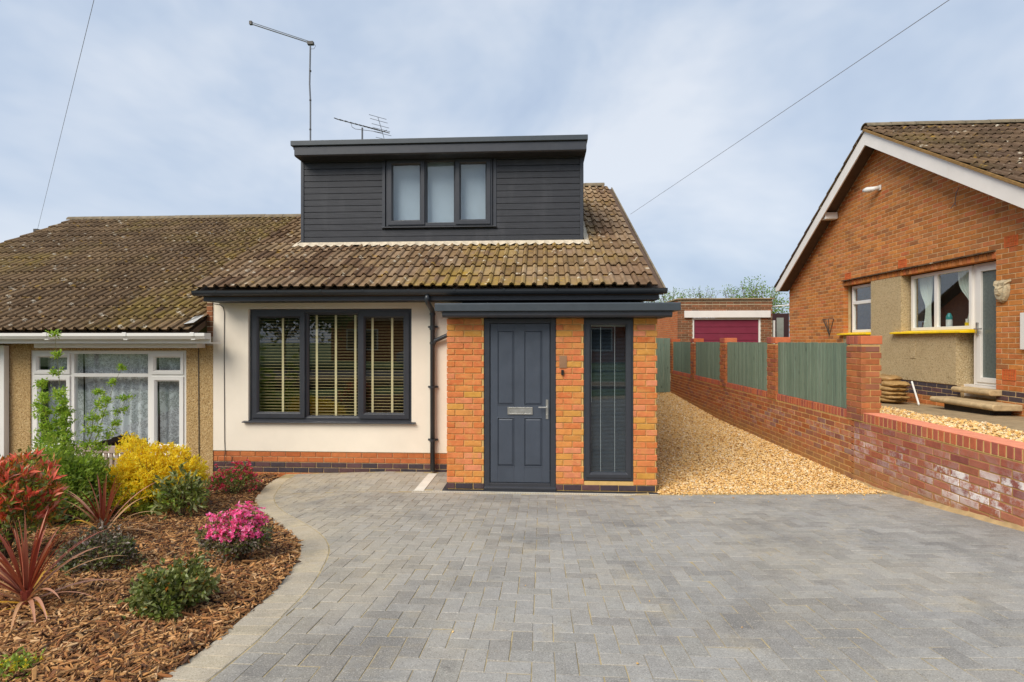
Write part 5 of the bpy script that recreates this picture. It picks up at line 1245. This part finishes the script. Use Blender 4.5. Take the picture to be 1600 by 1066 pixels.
# tall sapling in front of the neighbour's window
X, Y = -5.08, 5.42; z = G(X, Y); sp_ = thing('sapling', (X, Y, z), 'slender young tree with small lime green leaves in front of the white window', 'sapling')
mb = MB(); TP = []
for k in range(12):
    bx, by_ = X+rnd.uniform(-.34, .36), Y+rnd.uniform(-.12, .12); hgt = rnd.uniform(1.1, 1.62) if k else 1.92; q = Vector((X+rnd.uniform(-.08, .08), Y, z)); pts = [q]
    ex, ey = (bx-X)/6, (by_-Y)/6
    if k == 0: ex = -.02
    for i in range(9): q = q+Vector((ex+rnd.uniform(-.02, .02), ey+rnd.uniform(-.02, .02), hgt/9)); pts.append(q)
    mb.tube(pts, [.007*(1-i/11) for i in range(10)], 5, False)
    for i in range(2, 10):
        for _ in range(4):
            e_ = pts[i]+Vector((rnd.uniform(-.13, .13), rnd.uniform(-.1, .1), rnd.uniform(-.02, .12)))*(1.3-i/10); mb.tube([pts[i], e_], .0022, 4, False)
            for f_ in (.3, .6, .8, 1.0): TP.append(tuple(pts[i].lerp(e_, f_)))
mb.build('stem', simple('young_stem', H('6a6a30'), .8), sp_)
TP = np.array(TP); P = np.repeat(TP, 5, axis=0)+npr.normal(size=(len(TP)*5, 3))*.012; add_leaves(sp_, 'foliage', m_lf_lime, P, rdir(len(P), .3, None, .8), .038, .017)
# azaleas
t, T, D = shrub('pink_azalea', (-2.15, 3.64), (.20, .16, .21), 'low azalea covered in bright pink blossom at the edge of the curved paving', 'azalea',
      [('foliage', m_lf_dark, .03, .014, .6, .2, 2, .4, .8), ('foliage', m_lf_bronze, .03, .015, 1.2, 0, .55, .3, .9)], ntips=420, per=6, nst=40, r=.003, cz=.75)
hh = (T[:, 2]-G(-2.14, 3.66))/.39; s_ = (hh > .56); blossoms(t, (T[s_], D[s_]), min(92, int(s_.sum())), m_pink, .023, per=4)
s_ = (hh < .25); blossoms(t, (T[s_][:8], D[s_][:8]), min(3, int(s_.sum())), m_redfl, .018, per=2)
t, T, D = shrub('crimson_azalea', (-3.86, 6.45), (.24, .2, .22), 'small azalea with sparse crimson pink flowers below the rendered wall', 'azalea',
      [('foliage', m_lf_dark, .032, .015, 1, 0, 2, .4, .8), ('foliage', m_lf_green, .03, .014, .4, .3, 2, .4, .8)], ntips=320, per=5, nst=30, r=.003, cz=.7)
s_ = D[:, 2] > -.3; blossoms(t, (T[s_], D[s_]), 75, m_pinkd, .026, per=3)
shrub('bronze_shrub', (-3.02, 3.50), (.22, .19, .16), 'low dark bronze-leaved bush behind the front spiky plant', 'shrub',
      [('foliage', m_lf_bronze, .034, .017, 1, 0, 2, .4, .9), ('foliage', m_lf_dark, .032, .016, .7, 0, .7, .3, .9)], ntips=330, per=6, nst=26, r=.003, cz=.62)
t, T, D = shrub('glossy_green_shrub', (-2.0, 2.76), (.165, .15, .15), 'rounded low glossy green bush on the mulch in the foreground', 'shrub',
      [('foliage', m_lf_dark, .036, .025, 1, 0, 2, .45, .85), ('foliage', m_lf_green, .032, .015, .35, 0, .5, .3, .9), ('foliage', m_lf_orange, .028, .013, .12, .5, 2, .6, .7)], ntips=380, per=5, nst=34, r=.003, cz=.6)
s_ = D[:, 0] > .4; blossoms(t, (T[s_][:10], D[s_][:10]), 3, m_redfl, .014, per=1)
t, T, D = shrub('yellow_flower_clump', (-2.17, 2.06), (.10, .10, .05), 'tiny clump with yellow flowers in the bottom left corner', 'plant',
      [('foliage', m_lf_green, .03, .012, 1, 0, 2, .5, .9)], ntips=60, per=5, nst=6, r=.002, cz=.5)
blossoms(t, (T, D), 22, m_lf_yel, .014, per=2)
# grass tuft and cordylines
def strap(parent, base, az_, el0, length, width, droop, mat, name='leaf', nseg=9, curlv=0):
    V = []; F = []; p = Vector(base); e_ = el0; hd_ = Vector((math.cos(az_), math.sin(az_), 0)); sd_ = Vector((-math.sin(az_), math.cos(az_), 0)); st_ = length/nseg; tw = rnd.uniform(-.5, .5)
    for i in range(nseg+1):
        q = i/nseg; w = width*(.55+.9*q if q < .35 else (1-q)**.8*1.25+.02)*.5; d = hd_*math.cos(e_)+Vector((0, 0, 1))*math.sin(e_); nn = Vector((0, 0, 1))*math.cos(e_)-hd_*math.sin(e_)
        s2 = (sd_*math.cos(tw*q)+nn*math.sin(tw*q)).normalized()
        V += [tuple(p-s2*w+nn*w*.35), tuple(p), tuple(p+s2*w+nn*w*.35)]
        p = p+d*st_; e_ -= droop*(q+.25)/nseg*2
    o_ = wloc(parent); V = [(a-o_.x, b-o_.y, c-o_.z) for a, b, c in V]
    for i in range(nseg): k = 3*i; F += [(k, k+1, k+4, k+3), (k+1, k+2, k+5, k+4)]
    return link(name, mesh_np(name, V, F, mat, smooth=True), parent)
def cordyline(loc, hgt, n, label, wide):
    X, Y = loc; z = G(X, Y); t = thing('cordyline', (X, Y, z), label, 'spiky plant')
    MB().tube([(X, Y, z-.02), (X, Y, z+.10)], [.022, .03], 8).build('stem', m_cord, t)
    for i in range(n):
        q = i/n; el_ = R(88-72*q+rnd.uniform(-8, 8)); L_ = hgt*(.95+.25*q)*rnd.uniform(.85, 1.15); a = rnd.uniform(0, 6.283) if i % 3 else (rnd.choice([0, math.pi])+rnd.uniform(-.6, .6))
        dr_ = .15+.9*q*rnd.uniform(.5, 1.2); mt = m_cord if q < .55 else (m_cordp if q < .93 else m_cordy)
        strap(t, (X+.015*math.cos(a), Y+.015*math.sin(a), z+.02+.09*(1-q)), a, el_, L_, wide*rnd.uniform(.8, 1.15), dr_, mt)
    return t
cordyline((-2.89, 2.83), .42, 66, 'large purple and tan spiky cordyline in the left foreground', .026)
cordyline((-3.81, 4.42), .46, 36, 'smaller maroon spiky plant further back between the green bushes', .024)
X, Y = -4.02, 5.22; z = G(X, Y); gt_ = thing('grass_tuft', (X, Y, z), 'dark green arching grassy tuft under the golden shrub', 'grass')
for i in range(70): strap(gt_, (X+rnd.uniform(-.1, .1), Y+rnd.uniform(-.06, .06), z), rnd.uniform(0, 6.28), R(rnd.uniform(55, 85)), rnd.uniform(.2, .34), .009, 1.4, m_lf_green, 'blade', 6)
# grey bench back by the neighbour's window
bn = thing('garden_bench', (-5.95, 7.05, -.2), 'weathered grey slatted bench back below the white window', 'bench')
MB().box(-6.50, -5.45, 7.03, 7.07, .31, .41).build('top_rail', m_picket, bn, bevel=.006)
for k in range(13): MB().box(-6.46+k*.079, -6.46+k*.079+.045, 7.04, 7.06, -.1, .31).build('slat', m_picket, bn)
MB().box(-6.50, -5.45, 6.62, 7.02, -.02, .02).build('seat', m_picket, bn)
for x in (-6.48, -5.52): 
    for y in (6.66, 6.98): MB().box(x, x+.05, y, y+.05, -.4, -.021).build('leg', m_picket, bn)

# bed soil and bark chips
soil = ground_sheet('flower_bed', list(np.arange(-9, -1.2, .1)), list(np.arange(1.4, 7.5, .1)), m_mulchbed, 0, fn=lambda x, y: G(x, y) + (.012+.02*noise.noise(Vector((x*2, y*2, 0))) if side(x, y)[0] < -.06 else -.09))
n = 78000; u = npr.rand(n); y = 1.7+5.75*u**1.35; x = -1.3-npr.rand(n)**1.25*(y*1.3+.1); k = np.array([(-side(a, b)[0] > .0 - (.02*rnd.random()**3)) for a, b in zip(x, y)]) & (x > -8.5); x, y = x[k], y[k]; n = len(x)
zc = np.array([G(a, b)+.018+.02*noise.noise(Vector((a*2, b*2, 0))) for a, b in zip(x, y)])+npr.uniform(-.006, .012, n)
edge = np.array([-side(a, b)[0] for a, b in zip(x, y)]); zc -= np.clip(.07-edge, 0, .07)*.25
l_ = npr.gamma(2.6, .0050, n)+.005; w_ = npr.uniform(.002, .0062, n)*np.clip(l_/.025, .6, 1.6); h_ = npr.uniform(.0015, .004, n)
base = np.array([(-1,-.8,-1),(1,-1,-1),(.9,1,-1),(-1,.7,-1),(-.9,-.7,1),(.95,-.8,1),(.8,.9,1),(-.95,.6,1)], float)
V = base[None]*(1+npr.uniform(-.3, .3, (n, 8, 3)))*np.stack([l_, w_, h_], 1)[:, None, :]
V[..., 2] += (V[..., 0]/l_[:, None])**2*(l_*npr.uniform(-.15, .15, n))[:, None]
ea = npr.normal(0, .3, n); eb = npr.normal(0, .35, n); ec = npr.uniform(0, 6.283, n)
def rot(V, a, i, j):
    c_, s_ = np.cos(a)[:, None], np.sin(a)[:, None]; A, B_ = V[..., i].copy(), V[..., j].copy(); V[..., i] = A*c_-B_*s_; V[..., j] = A*s_+B_*c_
rot(V, ea, 0, 2); rot(V, eb, 1, 2); rot(V, ec, 0, 1); V += np.stack([x, y, zc], 1)[:, None, :]
F0 = np.array([(0,3,2,1),(4,5,6,7),(0,1,5,4),(1,2,6,5),(2,3,7,6),(3,0,4,7)]); F = (F0[None]+(np.arange(n)*8)[:, None, None]).reshape(-1, 4)
props(link('bark_mulch', mesh_np('bark_mulch', V.reshape(-1, 3), F, m_chips)), kind='stuff')

# trees behind the garage
def bigtree(loc, h, rad, label, mat, n=2600, ls=.16, tr=.12, z0=0., sparse=.5, name='tree'):
    X, Y = loc; t = thing(name, (X, Y, z0), label, 'tree'); c = (X, Y, z0+h-rad[2]); T, D = tips_in(c, rad, n, shell=sparse, lobes=7)
    MB().tube([(X, Y, z0-.3), (X+.05, Y, z0+h*.3), (X-.05, Y, z0+h*.6)], [tr, tr*.8, tr*.5], 8).build('trunk', m_bark, t)
    st_ = MB()
    for i in range(60):
        p = Vector(T[i]); b0 = Vector((X, Y, z0+h*rnd.uniform(.25, .6))); st_.tube([b0, b0.lerp(p, .5)+Vector((0, 0, .15)), p], [tr*.25, tr*.14, tr*.04], 5, False)
    st_.build('branch', m_bark, t)
    P = np.repeat(T, 4, axis=0)+npr.normal(size=(len(T)*4, 3))*ls*.8; add_leaves(t, 'crown', mat, P, rdir(len(P), .1, None, 1), ls, ls*.6); return t
bigtree((6.2, 26), 3.65, (1.3, 1.0, .95), 'light green spring tree tops above the left end of the garage roof', m_treeleaf, 330, .075, .08, .8, .35)
bigtree((10.6, 27), 4.1, (1.7, 1.2, 1.7), 'leafy bright green tree showing between the garage and the bungalow', m_treeleaf, 1500, .10, .1, .6, .3)
def twigs(x0, x1, y, z0, n, label):
    t = thing('bare_twigs_bush', ((x0+x1)/2, y, .6), label, 'bush'); mb = MB(); TP = []
    for k in range(n):
        a = Vector((rnd.uniform(x0, x1), y+rnd.uniform(-.3, .3), z0-1.2)); b = a+Vector((rnd.uniform(-.5, .6), 0, rnd.uniform(1.1, 1.62))); m_ = a.lerp(b, .5)+Vector((rnd.uniform(-.12, .12), 0, 0)); mb.tube([a, m_, b], [.018, .012, .005], 5, False)
        for q in (.55, .65, .75, .85, .95, 1.0): e_ = m_.lerp(b, q)+Vector((rnd.uniform(-.15, .15), rnd.uniform(-.1, .1), rnd.uniform(0, .1))); TP.append(tuple(e_)); mb.tube([m_.lerp(b, q-.05), e_], .004, 4, False)
    mb.build('stem', m_bark, t); TP = np.array(TP); P = np.repeat(TP, 3, axis=0)+npr.normal(size=(len(TP)*3, 3))*.04; add_leaves(t, 'foliage', m_treeleaf, P, rdir(len(P), .3), .07, .04)
twigs(5.2, 8.1, 25.5, 3.95, 30, 'sparse twiggy bush tops rising behind the flat garage roof')
twigs(8.9, 10.8, 26, 4.15, 24, 'twiggy bright green branches right behind the garage corner')

# ================================================================== ACROSS THE STREET (behind the camera, seen in the window reflections)
MB().box(-60, 60, -8.2, -2.6, .50, .575).build('road', m_road, None, kind='structure')
MB().box(-60, 60, -2.6, -1.0, .50, .66).build('pavement', m_concrete, None, kind='structure')
MB().box(-60, 60, -16, -8.2, .50, .68).build('verge_grass', m_lawn, None, kind='structure')
def opp_house(x, w, label):
    t = thing('opposite_house', (x, -19, .6), label, 'house'); MB().box(x-w/2, x+w/2, -24, -17, .5, 3.3).build('wall', m_redbrick, t)
    MB().prism([(-16.6, 3.1), (-20.5, 5.6), (-24.4, 3.1)], x-w/2-.3, x+w/2+.3).build('roof', m_tile3, t)
    for dx in (-w*.28, w*.24): 
        f = MB(); frame(f, x+dx-1, x+dx+1, 1.3, 2.6, -17, -16.93, .08); wn_ = f.build('window', m_white, t); MB().box(x+dx-.92, x+dx+.92, -16.98, -16.96, 1.38, 2.52).build('pane', m_darkroom, wn_)
opp_house(-8.5, 9, 'brick bungalow across the street, left'); opp_house(5.5, 9, 'brick bungalow across the street, right')
def hedge(x, y, rad, label, mat=m_treedark): bigtree((x, y), rad[2]*2.1+.2, rad, label, mat, 900, .28, .1, .6, .5)
hedge(-2.2, -13.5, (2.2, 1.4, 1.3), 'rounded hedge tree across the street, middle'); hedge(-13.5, -12, (3, 2, 2.2), 'dark tree across the street, far left'); hedge(11.5, -14, (3, 2, 2.6), 'dark tree across the street, far right'); hedge(22, -18, (4, 4, 4), 'large tree across the street, beyond the houses'); hedge(-22, -10, (4, 3, 3.4), 'large tree down the street')
def car(x, y, mat, label):
    t = thing('parked_car', (x, y, .575), label, 'car', 'cars parked across the street'); z = .575
    pr_ = [(-2.05, .35), (-2.0, .75), (-1.2, .92), (-.55, 1.38), (.75, 1.42), (1.6, 1.0), (2.05, .9), (2.1, .4), (1.9, .25), (-1.9, .25)]
    V = [(x+a, y-.82*(1 if b < 1 else .82), z+b) for a, b in pr_]+[(x+a, y+.82*(1 if b < 1 else .82), z+b) for a, b in pr_]; n = len(pr_)
    MB().add(V, [tuple(range(n)), tuple(range(2*n-1, n-1, -1))]+[(i, (i+1) % n, (i+1) % n+n, i+n) for i in range(n)]).build('body', mat, t, bevel=.05)
    for s2 in (-1, 1): MB().prism([(x-1.0, z+.95), (x-.5, z+1.3), (x+.7, z+1.33), (x+1.3, z+.98)], y+s2*.79, y+s2*.83, 'y').build('window', simple('car_glass', (.02, .022, .025), .08), t)
    for wx in (-1.3, 1.3):
        for s2 in (-1, 1): wo_ = MB().tube([(x+wx, y+s2*.66, z+.32), (x+wx, y+s2*.85, z+.32)], .32, 20).build('wheel', m_black, t); MB().tube([(x+wx, y+s2*.851, z+.32), (x+wx, y+s2*.86, z+.32)], .2, 14).build('rim', m_steel, wo_)
    for s2 in (-1, 1): MB().box(x+2.03, x+2.11, y+s2*.62-.12, y+s2*.62+.12, z+.68, z+.85).build('tail_light', m_redfl, t)
car(-4.6, -9.6, simple('silver_car_paint', H('9aa2aa'), .25, metal=.5, var=.02), 'silver hatchback parked across the street'); car(-.2, -9.7, simple('white_car_paint', H('d8dadc'), .25, var=.02), 'white hatchback parked across the street')
